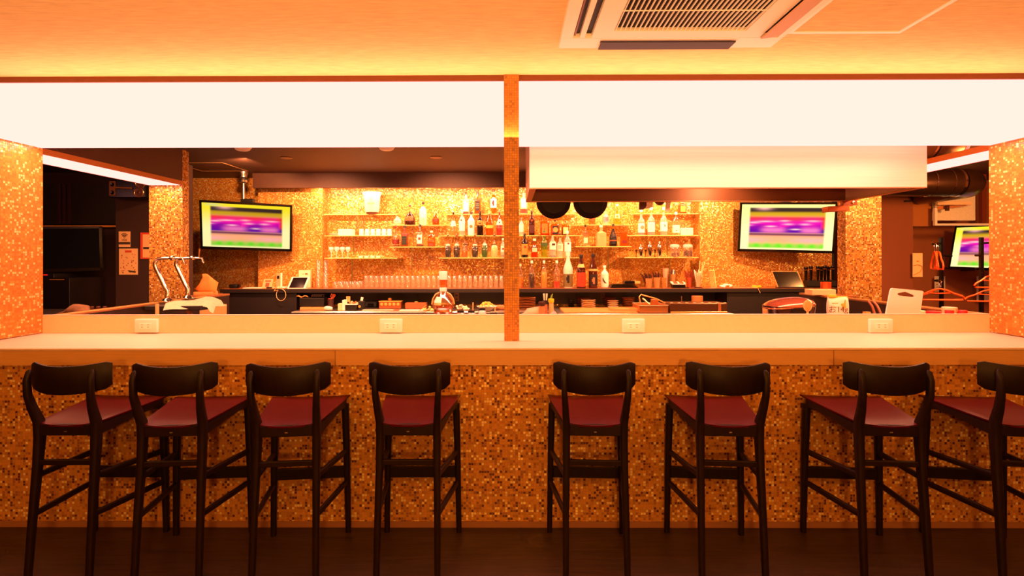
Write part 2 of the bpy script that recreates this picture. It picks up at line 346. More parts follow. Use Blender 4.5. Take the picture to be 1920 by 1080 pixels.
# ================================================================ BAR STOOLS (front of each faces the counter, +y)
def lerp(a, b, t): return a+(b-a)*t
def make_stool():
    t = thing('bar_stool', '', 'bar stool')
    # local: y=0 at rear legs of the seat, y=.42 at the front legs
    for s in (-1, 1):
        bm = BM()   # rear leg: foot back, straight up, swept back above the seat to carry the backrest
        pts = [(s*.146, -.055, 0), (s*.143, -.03, .3), (s*.139, -.006, .55), (s*.138, .004, .68), (s*.139, .000, .76), (s*.144, -.028, .83), (s*.150, -.048, .90), (s*.152, -.050, .97), (s*.152, -.040, 1.008), (s*.152, -.034, 1.018)]
        rbar(bm, pts, [.026, .029, .032, .034, .034, .031, .027, .025, .022, .008], [.028, .034, .04, .048, .046, .038, .032, .028, .018, .006])
        build('rear_leg', bm, M_wood, t, ang=50)
        bm = BM(); rbar(bm, [(s*.204, .425, 0), (s*.198, .42, .4), (s*.190, .415, .725)], [.027, .032, .036], [.027, .034, .04])
        build('front_leg', bm, M_wood, t, ang=50)
        bm = BM()   # side apron: deep at the back, arched, thin at the front
        prof = [(.0, .745, .690), (.1, .748, .700), (.2, .752, .716), (.3, .757, .722), (.40, .762, .715)]
        rg = []
        for y, zt, zb_ in prof:
            x = s*lerp(.140, .192, y/.42)
            rg.append([bm.verts.new(p) for p in ((x-.010, y, zt-.002), (x+.010, y, zt-.002), (x+.010, y, zb_), (x-.010, y, zb_))])
        for a, b in zip(rg, rg[1:]):
            for k in range(4): bm.faces.new((a[k], a[(k+1) % 4], b[(k+1) % 4], b[k]))
        bm.faces.new(rg[0]); bm.faces.new(rg[-1][::-1]); build('side_apron', bm, M_wood, t)
        build('side_stretcher', rbar(BM(), [(s*.141, -.01, .498), (s*.196, .42, .462)], [.018]*2, [.028]*2), M_wood, t, ang=50)
        build('side_stretcher', rbar(BM(), [(s*.143, -.03, .318), (s*.199, .42, .288)], [.018]*2, [.028]*2), M_wood, t, ang=50)
    build('rear_apron', box(BM(), -.128, .128, -.012, .014, .692, .7475, .003), M_wood, t)
    build('front_apron', box(BM(), -.176, .176, .405, .427, .70, .75, .003), M_wood, t)
    build('rear_stretcher', box(BM(), -.130, .130, -.016, .004, .549, .575, .003), M_wood, t)
    build('footrest', box(BM(), -.186, .186, .408, .432, .312, .372, .004), M_wood, t)
    build('badge', box(BM(), -.007, .007, -.0135, -.012, .708, .714, .0005), M_chrome, t)
    # upholstered seat: trapezoid, dished
    bm = BM(); nx, ny = 14, 10; grid = []
    def seat_z(u, v): return .762+.014*v**1.5 - .010*(1-(2*u-1)**2)*(1-.5*v) + .004*(abs(2*u-1)**4)
    for j in range(ny+1):
        v = j/ny; row = []
        for i in range(nx+1):
            u = i/nx; hw = lerp(.150, .214, v); y = lerp(-.004, .445, v)
            e = min(u, 1-u)*nx; f = min(v, 1-v)*ny; dr = (.008 if min(e, f) < .5 else 0)
            row.append(bm.verts.new(((2*u-1)*(hw-(.0 if e > .5 else 0)), y-.012*(1-(2*u-1)**2)*(1-v)+.012*(1-(2*u-1)**2)*v, seat_z(u, v)-dr)))
        grid.append(row)
    for j in range(ny):
        for i in range(nx): bm.faces.new((grid[j][i], grid[j][i+1], grid[j+1][i+1], grid[j+1][i]))
    rim = [grid[0][i] for i in range(nx+1)]+[grid[j][nx] for j in range(1, ny+1)]+[grid[ny][i] for i in range(nx-1, -1, -1)]+[grid[j][0] for j in range(ny-1, 0, -1)]
    low = [bm.verts.new((v.co.x*.985, v.co.y, v.co.z-.009)) for v in rim]
    n = len(rim)
    for k in range(n): bm.faces.new((rim[k], low[k], low[(k+1) % n], rim[(k+1) % n]))
    bm.faces.new(low); build('seat', bm, M_seat, t, ang=70)
    # curved backrest board
    bm = BM(); n = 18; A = []
    for i in range(n+1):
        u = 2*i/n-1; x = u*.200; y = -.045+.072*u*u; tap = 1-.10*u*u
        zt = 1.031+.017*u*u; zb2 = .895+.017*u*u+(.006*(abs(u)**6)); th = .017
        nx_, ny_ = -2*.072*u/.2, 1; q = math.hypot(nx_, ny_); nx_, ny_ = nx_/q, ny_/q
        rr = .012 if i in (0, n) else 0
        ring = []
        for f, z in ((.25, zt-rr), (.75, zt-rr), (1, zt-.006-rr), (1, (zt+zb2)/2), (1, zb2+.006+rr), (.75, zb2+rr), (.25, zb2+rr), (0, zb2+.006+rr), (0, (zt+zb2)/2), (0, zt-.006-rr)):
            bulge = .006 if abs(z-(zt+zb2)/2) < 1e-6 and f == 0 else 0
            ring.append(bm.verts.new((x+nx_*th*f, y+ny_*th*f-bulge*0, z)))
        A.append(ring)
    for a, b in zip(A, A[1:]):
        for k in range(10): bm.faces.new((a[k], a[(k+1) % 10], b[(k+1) % 10], b[k]))
    bm.faces.new(A[0][::-1]); bm.faces.new(A[-1]); build('backrest', bm, M_wood, t, ang=50)
    return t
SX = [(-2.161, -2.164, 'dark wood bar stool with red seat, leftmost at the counter'),
      (-1.637, -1.676, 'dark wood bar stool with red seat, second from the left end'),
      (-1.080, -1.125, 'dark wood bar stool with red seat, third from the left end'),
      (-.496, -.498, 'dark wood bar stool with red seat, first to the left of the middle post'),
      (.408, .423, 'dark wood bar stool with red seat, first to the right of the middle post'),
      (1.055, 1.086, 'dark wood bar stool with red seat, third from the right end'),
      (1.822, 1.855, 'dark wood bar stool with red seat, second from the right end'),
      (2.474, 2.525, 'dark wood bar stool with red seat, cut off by the right picture edge')]
stool = make_stool()
for i, (xr_, xf, lab) in enumerate(SX):
    o = stool if i == 0 else dup(stool)
    o.location = (xr_+.0, 2.538-abs(xf-xr_)*.45, 0); o.rotation_euler = (0, 0, -math.atan2(xf-xr_, .42)); o['label'] = lab; o['group'] = 'bar stools along the counter'

# ================================================================ CEILING FITTINGS, CUSTOMER SIDE
def ax_(x): return x
ac = thing('ceiling_air_conditioner', 'white ceiling cassette air conditioner with dark slatted grille', 'air conditioner', (0, 0, 0))
x0, x1, yf, yb, zt = WX(1048, 2.782)+.0, WX(1446, 2.782), 2.782, 1.66, CZ
M_ac = mat('fff4e4', .4); M_acd = mat('1a0c06', .6)
gx0, gx1, gy1 = WX(1152, 2.57), WX(1401, 2.57), 2.575; gy0 = 1.87
bm = BM()
for b in ((x0, x0+.060, yb, yf-.13), (x0+.094, x0+.120, yb, yf-.13), (x0+.154, gx0, yb, yf-.13), (gx1, gx1+.10, yb, yf-.13), (x1-.03, x1, yb, yf-.13), (gx0, gx1, gy1, yf-.13), (gx0, gx1, yb, gy0)):
    box(bm, b[0], b[1], b[2], b[3], zt-.028, zt-.0005)
box(bm, x0, gx0-.045, yf-.1295, yf, zt-.028, zt-.0005, .003); box(bm, gx1+.0, x1, yf-.1295, yf, zt-.028, zt-.0005, .003)
box(bm, gx0-.045, gx1, yf-.1295, yf-.095, zt-.028, zt-.0005); 
build('panel', bm, M_ac, ac)
build('cavity', box(BM(), x0+.02, x1-.02, yb+.02, yf-.01, zt-.004, zt-.001), M_acd, ac, smooth=False)
build('front_flap', box(BM(), gx0-.043, gx1-.003, yf-.094, yf-.001, zt-.036, zt-.031), mat('30160a', .6), ac)
build('right_flap', box(BM(), x1-.125, x1-.035, yb+.03, yf-.15, zt-.038, zt-.032, .001, rot=(0, -.15, 0)), mat('d8a468', .5), ac)
build('left_flap', box(BM(), x0+.064, x0+.072, yb+.03, yf-.15, zt-.024, zt-.006), mat('8a4a28', .5), ac)
ns = 29
for i in range(ns):
    x = lerp(gx0+.008, gx1-.008, i/(ns-1)); build('slat', box(BM(), x-.0024, x+.0024, gy0, gy1, zt-.026, zt-.018), M_ac, ac, smooth=False)
for y in (WX(0, 1)*0+2.365, 2.12): build('cross_bar', box(BM(), gx0, gx1, y-.003, y+.003, zt-.0275, zt-.024), M_ac, ac, smooth=False)
build('filter', box(BM(), gx0, gx1, gy0, gy1, zt-.008, zt-.005), mat('220f06', .8, noise_s=60, noise_a=.6), ac, smooth=False)
hx0, hx1, hy1 = WX(1492, 2.62), WX(1692, 2.62), 2.64; hy0 = 2.08
ht = thing('ceiling_access_hatch', 'square ceiling access hatch in a thin white frame beside the air conditioner', 'hatch', ((hx0+hx1)/2, hy0, CZ))
cx = (hx0+hx1)/2; hw_ = (hx1-hx0)/2; d_ = hy1-hy0
for b in ((-hw_-.018, hw_+.018, d_, d_+.02), (-hw_-.018, hw_+.018, -.018, 0), (-hw_-.018, -hw_, 0, d_), (hw_, hw_+.018, 0, d_)):
    build('frame_bar', box(BM(), *b, -.008, -.0005), mat('fffaf2', .3), ht, smooth=False)
build('hatch_panel', box(BM(), -hw_+.003, hw_-.003, .003, d_-.004, -.003, -.0006), M_ceil, ht, smooth=False)

# ================================================================ KITCHEN CEILING FITTINGS
for x, y, lab in ((537, 5.9, 'small recessed downlight in the kitchen ceiling, left of the pair'), (818, 5.9, 'small recessed downlight in the kitchen ceiling, right of the pair')):
    q = WX(x, y); t = thing('downlight', lab, 'light', (q, y, CZ), group='downlights in the kitchen ceiling')
    build('bezel', lathe(BM(), [(.045, -.001), (.066, -.001), (.068, -.006), (.045, -.012)], n=24), mat('8a5a3a', .4), t)
    build('lens', lathe(BM(), [(.001, -.004), (.044, -.004)], n=20, cap=False), emit((3, 1.6, .7), 1), t, smooth=False)
for x, lab in ((455, 'round white smoke detector on the kitchen ceiling above the left screen'), (725, 'round white smoke detector on the kitchen ceiling, middle')):
    q = WX(x, 5.28); t = thing('smoke_detector', lab, 'smoke detector', (q, 5.28, CZ))
    build('base', lathe(BM(), [(.084, 0), (.084, -.02), (.078, -.024)], n=28), M_white, t)
    build('cover', lathe(BM(), [(.075, -.0242), (.07, -.04), (.05, -.05), (.001, -.052)], n=28), M_white, t)
t = thing('ceiling_hatch', 'access hatch outlined on the dark kitchen ceiling, left', 'hatch', (-3.72, 6.2, CZ))
bm = BM()
for b in ((-.3, .3, 0, .014), (-.3, .3, .586, .6), (-.3, -.286, .015, .585), (.286, .3, .015, .585)): box(bm, *b, -.004, -.0005)
build('frame', bm, mat('a87848', .5), t); build('hatch_panel', box(BM(), -.285, .285, .016, .584, -.002, -.0006), M_kceil, t, smooth=False)

# ================================================================ SCREENS
def scr(u, v, warm):
    """blurred game screen: u left-right, v bottom-top"""
    def sm(a, b, x): x = min(1, max(0, (x-a)/(b-a))); return x*x*(3-2*x)
    def mix(a, b, t): return tuple(p+(q-p)*t for p, q in zip(a, b))
    edge = mix(lin('f4e8a0'), lin('f2d820'), sm(.35, .95, v)*warm)
    cin = lin('c09418')
    c = mix(lin('8cc040'), lin('f0a070'), sm(.02, .22, v))
    g = math.exp(-((v-.10)/.055)**2)*(.45+.55*math.sin(u*26)**2)
    c = mix(c, lin('50d010'), min(1, g*.95))
    c = mix(c, lin('f0a0a0'), math.exp(-((v-.22)/.05)**2)*(.4+.4*math.sin(u*9+1)))
    c = mix(c, lin('5a1848'), math.exp(-((v-.345)/.03)**2))
    band = sm(.36, .40, v)*(1-sm(.70, .80, v))
    hump = max(math.exp(-((u-.36)/.13)**4), math.exp(-((u-.76)/.10)**4))*(1-.6*sm(.60,.66,v)); arch = sm(0, .1, v-.44-.10*math.sin(min(1, abs(((u-.02) % .42)/.30))*1.57))
    body = mix(lin('5a0890'), lin('f010a0'), min(1, max(0, .25*(v-.40)/.16+.55*arch+.35*hump)))
    body = mix(body, lin('e83028'), sm(.58, .70, v)*(.9-.5*hump))
    if u > .86: body = mix(body, mix(lin('500880'), lin('d83010'), sm(.42, .52, v)), sm(.86, .9, u))
    body = mix(body, lin('f080b0'), math.exp(-((v-.44)/.05)**2)*hump*.7)
    for (a, b, ww) in ((.05, .54, .06), (.14, .60, .06), (.27, .63, .09), (.33, .52, .05), (.52, .57, .05), (.60, .46, .05), (.70, .57, .05), (.78, .64, .07), (.48, .64, .05)):
        body = mix(body, lin('ffc8c0'), math.exp(-((u-a)/ww)**2-((v-b)/.013)**2)*.95)
    c = mix(c, body, band); c = mix(c, cin, sm(.70, .78, v))
    c = mix(c, lin('382420'), sm(.80, .86, v))
    c = mix(c, lin('f0a8a0'), math.exp(-((u-.25)/.08)**2-((v-.93)/.05)**2))
    inn = sm(.085, .10, u)*(1-sm(.90, .915, u))*sm(.03, .06, v)*(1-sm(.92, .94, v))
    c = mix(edge, c, inn)
    return mix(c, lin('b8c890'), math.exp(-((u-.12)/.09)**2-((v-.965)/.03)**2)*.7)
def tv(name, lab, P, warm, k, wid, hei, parts_back=True, group=None, NX=84, NY=48):
    """P: 4x4 matrix placing the screen (x right, y into the wall, z up, origin at the centre of its front)"""
    t = thing(name, lab, 'television'); t.matrix_world = P
    if group: t['group'] = group
    build('casing', box(BM(), -wid/2, wid/2, .002, .045, -hei/2, hei/2, .006), M_black, t)
    bz = .026; bm = BM()
    for b in ((-wid/2, wid/2, hei/2-bz, hei/2), (-wid/2, wid/2, -hei/2, -hei/2+bz*1.3), (-wid/2, -wid/2+bz, -hei/2, hei/2), (wid/2-bz, wid/2, -hei/2, hei/2)):
        box(bm, b[0], b[1], -.006, .004, b[2], b[3])
    build('bezel', bm, M_blackg, t)
    if k <= 0:
        build('screen', box(BM(), -wid/2+bz, wid/2-bz, -.001, .001, -hei/2+bz, hei/2-bz), mat('030201', .7, 0, .1), t, smooth=False); return t
    me = bpy.data.meshes.new('screen'); vs = []; fs = []; cs = []
    for j in range(NY+1):
        for i in range(NX+1):
            u, v = i/NX, j/NY; vs.append((-wid/2+bz+u*(wid-2*bz), -.001, -hei/2+bz+v*(hei-2*bz))); cs.append(scr(u, v, warm))
    for j in range(NY):
        for i in range(NX):
            a = j*(NX+1)+i; fs.append((a, a+1, a+NX+2, a+NX+1))
    me.from_pydata(vs, [], fs); ca = me.color_attributes.new('col', 'FLOAT_COLOR', 'POINT')
    for i, c in enumerate(cs): ca.data[i].color = (*c, 1)
    m = MC.get(('scr', k))
    if not m:
        m = bpy.data.materials.new('screen_picture'); m.use_nodes = True; nt = m.node_tree; nt.nodes.clear()
        e = nt.nodes.new('ShaderNodeEmission'); e.inputs[1].default_value = k; at = nt.nodes.new('ShaderNodeAttribute'); at.attribute_name = 'col'; oo = nt.nodes.new('ShaderNodeOutputMaterial')
        nt.links.new(at.outputs[0], e.inputs[0]); nt.links.new(e.outputs[0], oo.inputs[0]); MC[('scr', k)] = m
    me.materials.append(m); o = bpy.data.objects.new('screen', me); C.objects.link(o); o.parent = t; return t
def fit(TL, TR, BL, BR):
    """plane placement from its four corners in space"""
    c = (TL+TR+BL+BR)/4; X = ((TR-TL)+(BR-BL)).normalized(); Z = ((TL-BL)+(TR-BR)); Z = (Z-X*Z.dot(X)).normalized(); Y = Z.cross(X)
    M = Matrix((X, Y, Z)).transposed().to_4x4(); M.translation = c
    return M, ((TR-TL).length+(BR-BL).length)/2, ((TL-BL).length+(TR-BR).length)/2
Ml, wl, hl = fit(W(379, 374, 6.58), W(553, 387, 6.92), W(371, 467.5, 6.70), W(542, 469.5, 7.04))
tv('television', 'wide television with a colourful blurred picture hung from the ceiling, left', Ml, 1, 1.15, wl, hl)
Mr, wr, hr = fit(W(1386, 381, 6.98), W(1569, 378, 6.62), W(1385, 469.5, 7.02), W(1565.5, 476.5, 6.74))
tv('television', 'wide television with a colourful blurred picture hung beside the range hood, right', Mr, .35, 1.5, wr, hr)
def pole(px, py0, py1, D, lab):
    q = WX(px, D); t = thing('ceiling_mount', lab, 'tv mount', (q, D, CZ))
    h = CZ-WZ(px, py1, D)
    build('collar', lathe(BM(), [(.055, 0), (.055, -.03), (.045, -.05), (.045, -.075)], n=20), M_steel, t)
    build('ball_joint', lathe(BM(), [(.02, -.075), (.05, -.09), (.058, -.115), (.05, -.14), (.02, -.155)], n=20), M_steel, t)
    build('pole', lathe(BM(), [(.019, -.15), (.019, -h)], n=14), M_steel, t)
    build('bracket', box(BM(), -.03, .13, -.02, .05, -h-.06, -h+.02, .004), M_black, t)
    return t
pole(457, 318, 376, 6.86, 'steel ceiling pole with ball joint carrying the left television')

q = WX(1478, 6.86); t = thing('ceiling_mount', 'ceiling pole carrying the right television, behind the hood', 'tv mount', (q, 6.93, CZ))
build('collar', lathe(BM(), [(.055, 0), (.055, -.04), (.04, -.075)], n=20), M_steel, t)
build('pole', lathe(BM(), [(.019, -.07), (.019, -.42)], n=14), M_steel, t); build('bracket', box(BM(), -.06, .06, -.02, .03, -.5, -.40, .004), M_black, t)
# ================================================================ BACK COUNTER AND WORKTOPS
BZ = 1.157                                    # height of the back counter top
xb0, xb1 = WX(412, 6.75), WX(1572, 6.75)
bc = thing('back_counter', 'long dark back counter under the bottle shelves', 'counter', (0, 6.75, 0))
build('worktop', box(BM(), xb0, xb1, 0, .445, BZ-.028, BZ, .002), mat('8a4a20', .35), bc)
build('front_edge', box(BM(), xb0, xb1, -.004, -.0005, BZ-.05, BZ-.002), M_dark, bc, smooth=False)
xd0, xd1 = WX(556, 6.78), WX(1363, 6.78)
build('cupboard', box(BM(), xb0+.02, xd0, .03, .44, .02, BZ-.03), M_dark, bc, smooth=False)
build('cupboard', box(BM(), xd1, xb1-.02, .03, .44, .02, BZ-.03), M_dark, bc, smooth=False)
q = WX(1548-40, 6.78)
build('cupboard_handle', box(BM(), q-.03, q+.03, .02, .03, BZ-.09, BZ-.075, .002), M_chrome, bc)
build('recess_back', box(BM(), xd0+.001, xd1-.001, .42, .44, .92, BZ-.03), M_dark, bc, smooth=False)
for px in (350, 430): pass
TZ = .90
xw0, xw1, xw2 = WX(548, 6.42), WX(1043, 6.3), WX(1375, 6.12)
wt = thing('rear_worktop', 'stainless steel worktop with rolled front edge below the back counter', 'worktop', (0, 0, 0))
build('top', box(BM(), xw0, xw1, 6.42, 7.15, TZ-.03, TZ, .004), M_steel, wt)
build('top', box(BM(), xw1+.002, xw2, 6.10, 7.15, TZ-.03, TZ, .004), M_steel, wt)
build('rolled_edge', tube(BM(), [(xw0, 6.405, TZ-.018), (xw1, 6.405, TZ-.018)], .017, 10), M_steel, wt)
build('cabinet', box(BM(), xw0+.02, xw2-.02, 6.47, 7.15, .06, TZ-.031), M_steel, wt, smooth=False)
build('cabinet', box(BM(), xw1+.03, xw2-.02, 6.14, 6.469, .06, TZ-.031), M_steel, wt, smooth=False)
FZ = .98
fw = thing('kitchen_worktop', 'steel worktop hidden behind the riser of the bar counter', 'worktop', (0, 0, 0))
build('top', box(BM(), xpl+.10, xpr-.08, 3.63, 4.3, FZ-.03, FZ, .003), M_steel, fw)
build('cabinet', box(BM(), xpl+.12, xpr-.10, 3.64, 4.26, 0, FZ-.031), M_steel, fw, smooth=False)
# ledges running back on both sides
for sgn, x, y1, lab in ((-1, -3.19, 5.46, 'dark narrow bar ledge running back on the left, carrying the beer taps'), (1, 3.30, 5.39, 'dark narrow bar ledge running back on the right behind the cutting board')):
    t = thing('side_ledge', lab, 'ledge', (x, 3.64, 0)); L = y1-3.64
    a, b = (-.05, .012) if sgn < 0 else (-.012, .05)
    build('top', box(BM(), a, b, 0, L, BZ-.02, BZ, .002), mat('9a5c30', .3), t)
    a2, b2 = (-.02, .005) if sgn < 0 else (-.005, .02)
    build('inner_panel', box(BM(), a2, b2, .001, L, 0, BZ-.021), M_panelw, t, smooth=False)
    a2, b2 = (-.005, .013) if sgn < 0 else (-.013, .005)
    build('edge_trim', box(BM(), a2+(.0 if sgn < 0 else 0), b2, 0, L, BZ-.007, BZ+.003), mat('e0a860', .3), t, smooth=False)
ls = thing('side_shelf', 'dark side shelf joining the left ledge, under the tissue box', 'shelf', (0, 0, 0))
sx0, sx1 = WX(356, 5.6), WX(418, 5.72)
build('top', box(BM(), sx0, sx1, 5.48, 5.86, BZ-.02, BZ+.0, .002), mat('9a5c30', .3), ls)
build('side_panel', box(BM(), sx1-.03, sx1, 5.5, 5.85, 0, BZ-.021), M_panelw, ls, smooth=False)
build('side_panel', box(BM(), sx0, sx0+.03, 5.5, 5.85, 0, BZ-.021), M_panelw, ls, smooth=False)

l2 = thing('side_shelf', 'dark side shelf joining the right ledge, under the tissue box', 'shelf', (0, 0, 0))
rx0, rx1 = WX(1513, 5.72), WX(1584, 5.6)
build('top', box(BM(), rx0, rx1, 5.40, 5.88, BZ-.02, BZ, .002), mat('9a5c30', .3), l2)
for u in (rx0, rx1-.03): build('side_panel', box(BM(), u, u+.03, 5.42, 5.87, 0, BZ-.021), M_panelw, l2, smooth=False)
# ================================================================ RANGE HOOD
hd0, hd1, hx0_, hx1_ = 3.95, 4.905, WX(993, 3.95), WX(1738.5, 3.95)
hz = WZ(1350, 352.5, 3.95)
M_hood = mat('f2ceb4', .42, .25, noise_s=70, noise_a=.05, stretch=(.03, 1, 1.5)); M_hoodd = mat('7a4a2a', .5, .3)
rh = thing('range_hood', 'big brushed steel range hood hanging over the kitchen, right half', 'range hood', (0, 0, 0))
build('front_panel', box(BM(), hx0_, hx1_, hd0, hd0+.012, hz+.004, CZ-.002, .001), M_hood, rh)
for a, b in ((hx0_, hx0_+.012), (hx1_-.012, hx1_)): build('side_panel', box(BM(), a, b, hd0+.0125, hd1-.0125, hz+.004, CZ-.002), M_hood, rh, smooth=False)
build('rear_panel', box(BM(), hx0_, hx1_, hd1-.012, hd1, hz+.004, CZ-.002), M_hood, rh, smooth=False)
bm = BM(); g = .05
for b in ((hx0_, hx1_, hd0, hd0+.02), (hx0_, hx1_, hd1-g, hd1), (hx0_, hx0_+g, hd0+.021, hd1-g-.001), (hx1_-g, hx1_, hd0+.021, hd1-g-.001)): box(bm, *b, hz-.003, hz+.003)
build('bottom_rim', bm, mat('c08050', .4, .5), rh, smooth=False)
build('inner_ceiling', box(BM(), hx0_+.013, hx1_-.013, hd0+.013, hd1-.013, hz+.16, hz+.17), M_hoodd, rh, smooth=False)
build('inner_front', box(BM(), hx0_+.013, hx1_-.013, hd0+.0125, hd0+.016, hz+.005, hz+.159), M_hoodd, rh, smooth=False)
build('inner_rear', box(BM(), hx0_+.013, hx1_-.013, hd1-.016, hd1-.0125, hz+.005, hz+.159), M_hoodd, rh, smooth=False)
# pans hanging below the rear of the hood
Dp = 4.98
M_pan = mat('1e120c', .55, .3)
RZ = 2.50
build('utensil_rail', tube(BM(), [(hx0_+.02, 4.935, RZ), (hx1_-.9, 4.935, RZ)], .006, 8), M_steel, rh)
for x_ in (hx0_+.03, .9, 1.8): build('rail_bracket', box(BM(), x_-.006, x_+.006, 4.9055, 4.94, RZ-.006, RZ+.006), M_steel, rh)
def pan(px, py, rpx, lab, m=M_pan, n=36, sq=0, depth=.045):
    s = 980/Dp; r = rpx/s; q = W(px, py, Dp)
    t = thing('frying_pan', lab, 'pan', (q.x, Dp, q.z))
    build('pan_body', lathe(BM(), [(.001, .012), (r*.72, .012), (r, -depth+.012), (r*1.005, -depth+.010), (r*.72, .016), (.001, .016)], ax='y', n=n, cap=False), m, t)
    build('handle', rbar(BM(), [(0, .0, r*.8), (0, -.02, r*1.1), (0, -.012, r+.19)], [.03, .024, .022], [.012]*3), m, t)
    ht_ = RZ-q.z; build('hook', tube(BM(), [(0, -.012, r+.18), (0, -.016, (r+.18+ht_)/2), (0, -.03, ht_-.005), (0, -.05, ht_+.006)], .003, 6), M_steel, t)
pan(1038.5, 377, 32.5, 'large round black frying pan hanging under the hood, left of the pair')
pan(1108, 377, 32.5, 'large round black frying pan hanging under the hood, right of the pair')
pan(1239, 374, 10.5, 'small brown round ladle pan hanging under the hood', mat('5a2a10', .4, .4), 24)
q = W(1205, 379, Dp); s = Dp/980
single('spatula', prism(BM(), [(-7*s, -14*s), (0, -14*s), (5*s, -11*s), (7*s, -6*s), (7*s, 8*s), (2*s, 20*s), (2*s, RZ-q.z+.01), (-2*s, RZ-q.z+.01), (-2*s, 20*s), (-6*s, 8*s)], -.006, .006), mat('4a1c0c', .5), 'dark brown spatula hanging under the hood right of the pans', 'utensil', loc=(q.x, Dp, q.z))
for px, py, pts, lab in ((1216, 385, [(-10, -7), (0, -6), (8, -3), (8, 9), (-4, 10)], 'white cutting sheet hanging under the hood behind the spatula'), (1252, 385, [(-5, -12), (3, -12), (6, 8), (6, 14), (-3, 14)], 'pale translucent scraper hanging under the hood at the far right')):
    q = W(px, py, 5.03); s = 5.03/980
    single('hanging_scraper', prism(BM(), [(a*s, b*s) for a, b in pts[:-1]]+[(pts[-1][0]*s+.02, pts[-1][1]*s), (pts[-1][0]*s+.02, RZ-q.z), (pts[-1][0]*s, RZ-q.z), (pts[-1][0]*s, pts[-1][1]*s)], -.002, .002), mat('ffe8c8', .5), lab, 'utensil', loc=(q.x, 5.03, q.z))
# ducts on the right
t = thing('exhaust_duct', 'fat steel exhaust elbow rising from the right end of the hood', 'duct', (0, 0, 0))
q = W(1722, 232, 4.5)
bm = BM(); cxx, czz = q.x-.05, q.z+.08; pts = []
for i in range(9): a = lerp(0, PI/2, i/8); pts.append((cxx+.02+.10*math.sin(a), 4.45, czz-.10+.10*math.cos(a)-.02))
for i in range(4):
    a0_, a1_ = 0, 0
R_ = .25
build('elbow', tube(BM(), [(hx1_+.002, 4.4, 2.525), (3.50, 4.4, 2.525), (3.68, 4.44, 2.525), (3.80, 4.56, 2.525), (3.86, 4.75, 2.52), (3.87, 5.2, 2.50), (3.87, 5.95, 2.50)], .15, 28), mat('d08848', .3, .7), t)
for p0, p1 in (((3.49, 4.4, 2.525), (3.505, 4.4, 2.525)), ((3.72, 4.465, 2.525), (3.732, 4.475, 2.525)), ((3.84, 4.66, 2.523), (3.846, 4.675, 2.523))): build('seam_ring', tube(BM(), [p0, p1], .157, 28), M_chrome, t)
t = thing('exhaust_duct', 'horizontal dark steel exhaust pipe with bright clamp rings, upper right', 'duct', (0, 0, 0))
Dd = 6.0; zc = WZ(1800, 342.5, Dd); xe = WX(1838, Dd); r = .155; M_duct = mat('4a3020', .28, .85)
build('pipe', tube(BM(), [(4.04, Dd, zc), (xe-.27, Dd, zc)], r, 32), M_duct, t)
build('elbow', tube(BM(), [(xe-.268, Dd, zc), (xe-.17, Dd+.01, zc), (xe-.09, Dd+.06, zc), (xe-.03, Dd+.15, zc), (xe-.01, Dd+.3, zc), (xe, 6.85, zc)], [r+.004]*6, 32), M_duct, t)
for x, w_ in ((xe-.60, .004), (xe-.40, .004), (xe-.285, .014)): build('clamp_ring', tube(BM(), [(x-w_, Dd, zc), (x+w_, Dd, zc)], r+.006, 32), M_chrome, t)
t = thing('hood_bracket', 'orange-brown metal bracket under the rear right corner of the hood', 'bracket', (0, 0, 0))
s = 4.88/980; q = W(1565, 391, 4.86)
build('arm', box(BM(), q.x-19*s, q.x+20*s, 4.80, 4.90, q.z-6*s, q.z+4*s, .003, rot=(0, -.06, 0)), mat('b8602c', .4, .4), t)
q = W(1592, 380, 4.88); build('plate', box(BM(), q.x-14*s, q.x+13*s, 4.86, 4.90, q.z-7*s, q.z+6*s, .002, rot=(0, -.15, 0)), mat('8a4420', .4, .4), t)
build('bolt', lathe(BM(), [(.016, 0), (.014, .008), (.001, .009)], q.x+5*s, 4.858, q.z, n=12, ax='y'), M_chrome, t)

# ================================================================ GLASS SHELVES
M_shg = glass((.92, .95, .80), .25, .35, (.75, .7, .4)); M_edge = mat('e8d078', .25); M_div = mat('5a5020', .3)
YL, YM, YT = 6.985, 7.095, 7.215            # front edges of the low, middle and top shelves
def shelf(x0, x1, y, Y, lab, divs=(), hh=0):
    a, b, z = WX(x0, Y), WX(x1, Y), WZ(700, y, Y); back = 7.199 if (a < xa0+.01 and False) else 7.397
    t = thing('glass_shelf', lab, 'shelf', ((a+b)/2, Y, z)); h = (b-a)/2
    build('pane', box(BM(), -h, h, .003, back-Y, -.008, 0), M_shg, t, smooth=False)
    build('front_edge', box(BM(), -h, h, -.001, .0025, -.009, .0005), M_edge, t, smooth=False)
    for px in divs:
        xx = WX(px, Y)-(a+b)/2
        build("divider", box(BM(), xx-.004, xx+.004, .004, .016, -hh, -.0085), M_div, t, smooth=False)
    return z
z_t1 = shelf(608, 745, 401.5, YT, 'top glass shelf at the left end, under the white ice bucket', (668,), .275)
z_m1 = shelf(608, 735, 441.5, YM, 'middle glass shelf at the left end, under white cups', (663,), .27)
z_l1 = shelf(608, 745, 483.5, YL, 'lowest glass shelf at the left end, under stemmed glasses', (659.5,), .39)
z_t2 = shelf(728, 835, 422, YM+.04, 'upper short glass shelf left of the middle post, under the cognac', (775,), .27)
z_l2 = shelf(730, 833, 462.8, YL+.05, 'lower short glass shelf left of the middle post', (772,), .535)
z_t3 = shelf(836, 1080, 401.5, YT, 'top long glass shelf behind the middle post')
z_m3 = shelf(822, 1092, 442, YM, 'middle long glass shelf behind the middle post')
z_l3 = shelf(822, 1092, 483.5, YL, 'lowest long glass shelf behind the middle post')
z_t4 = shelf(1077, 1186, 422, YM+.04, 'upper short glass shelf right of the middle post', (1137,), .27)
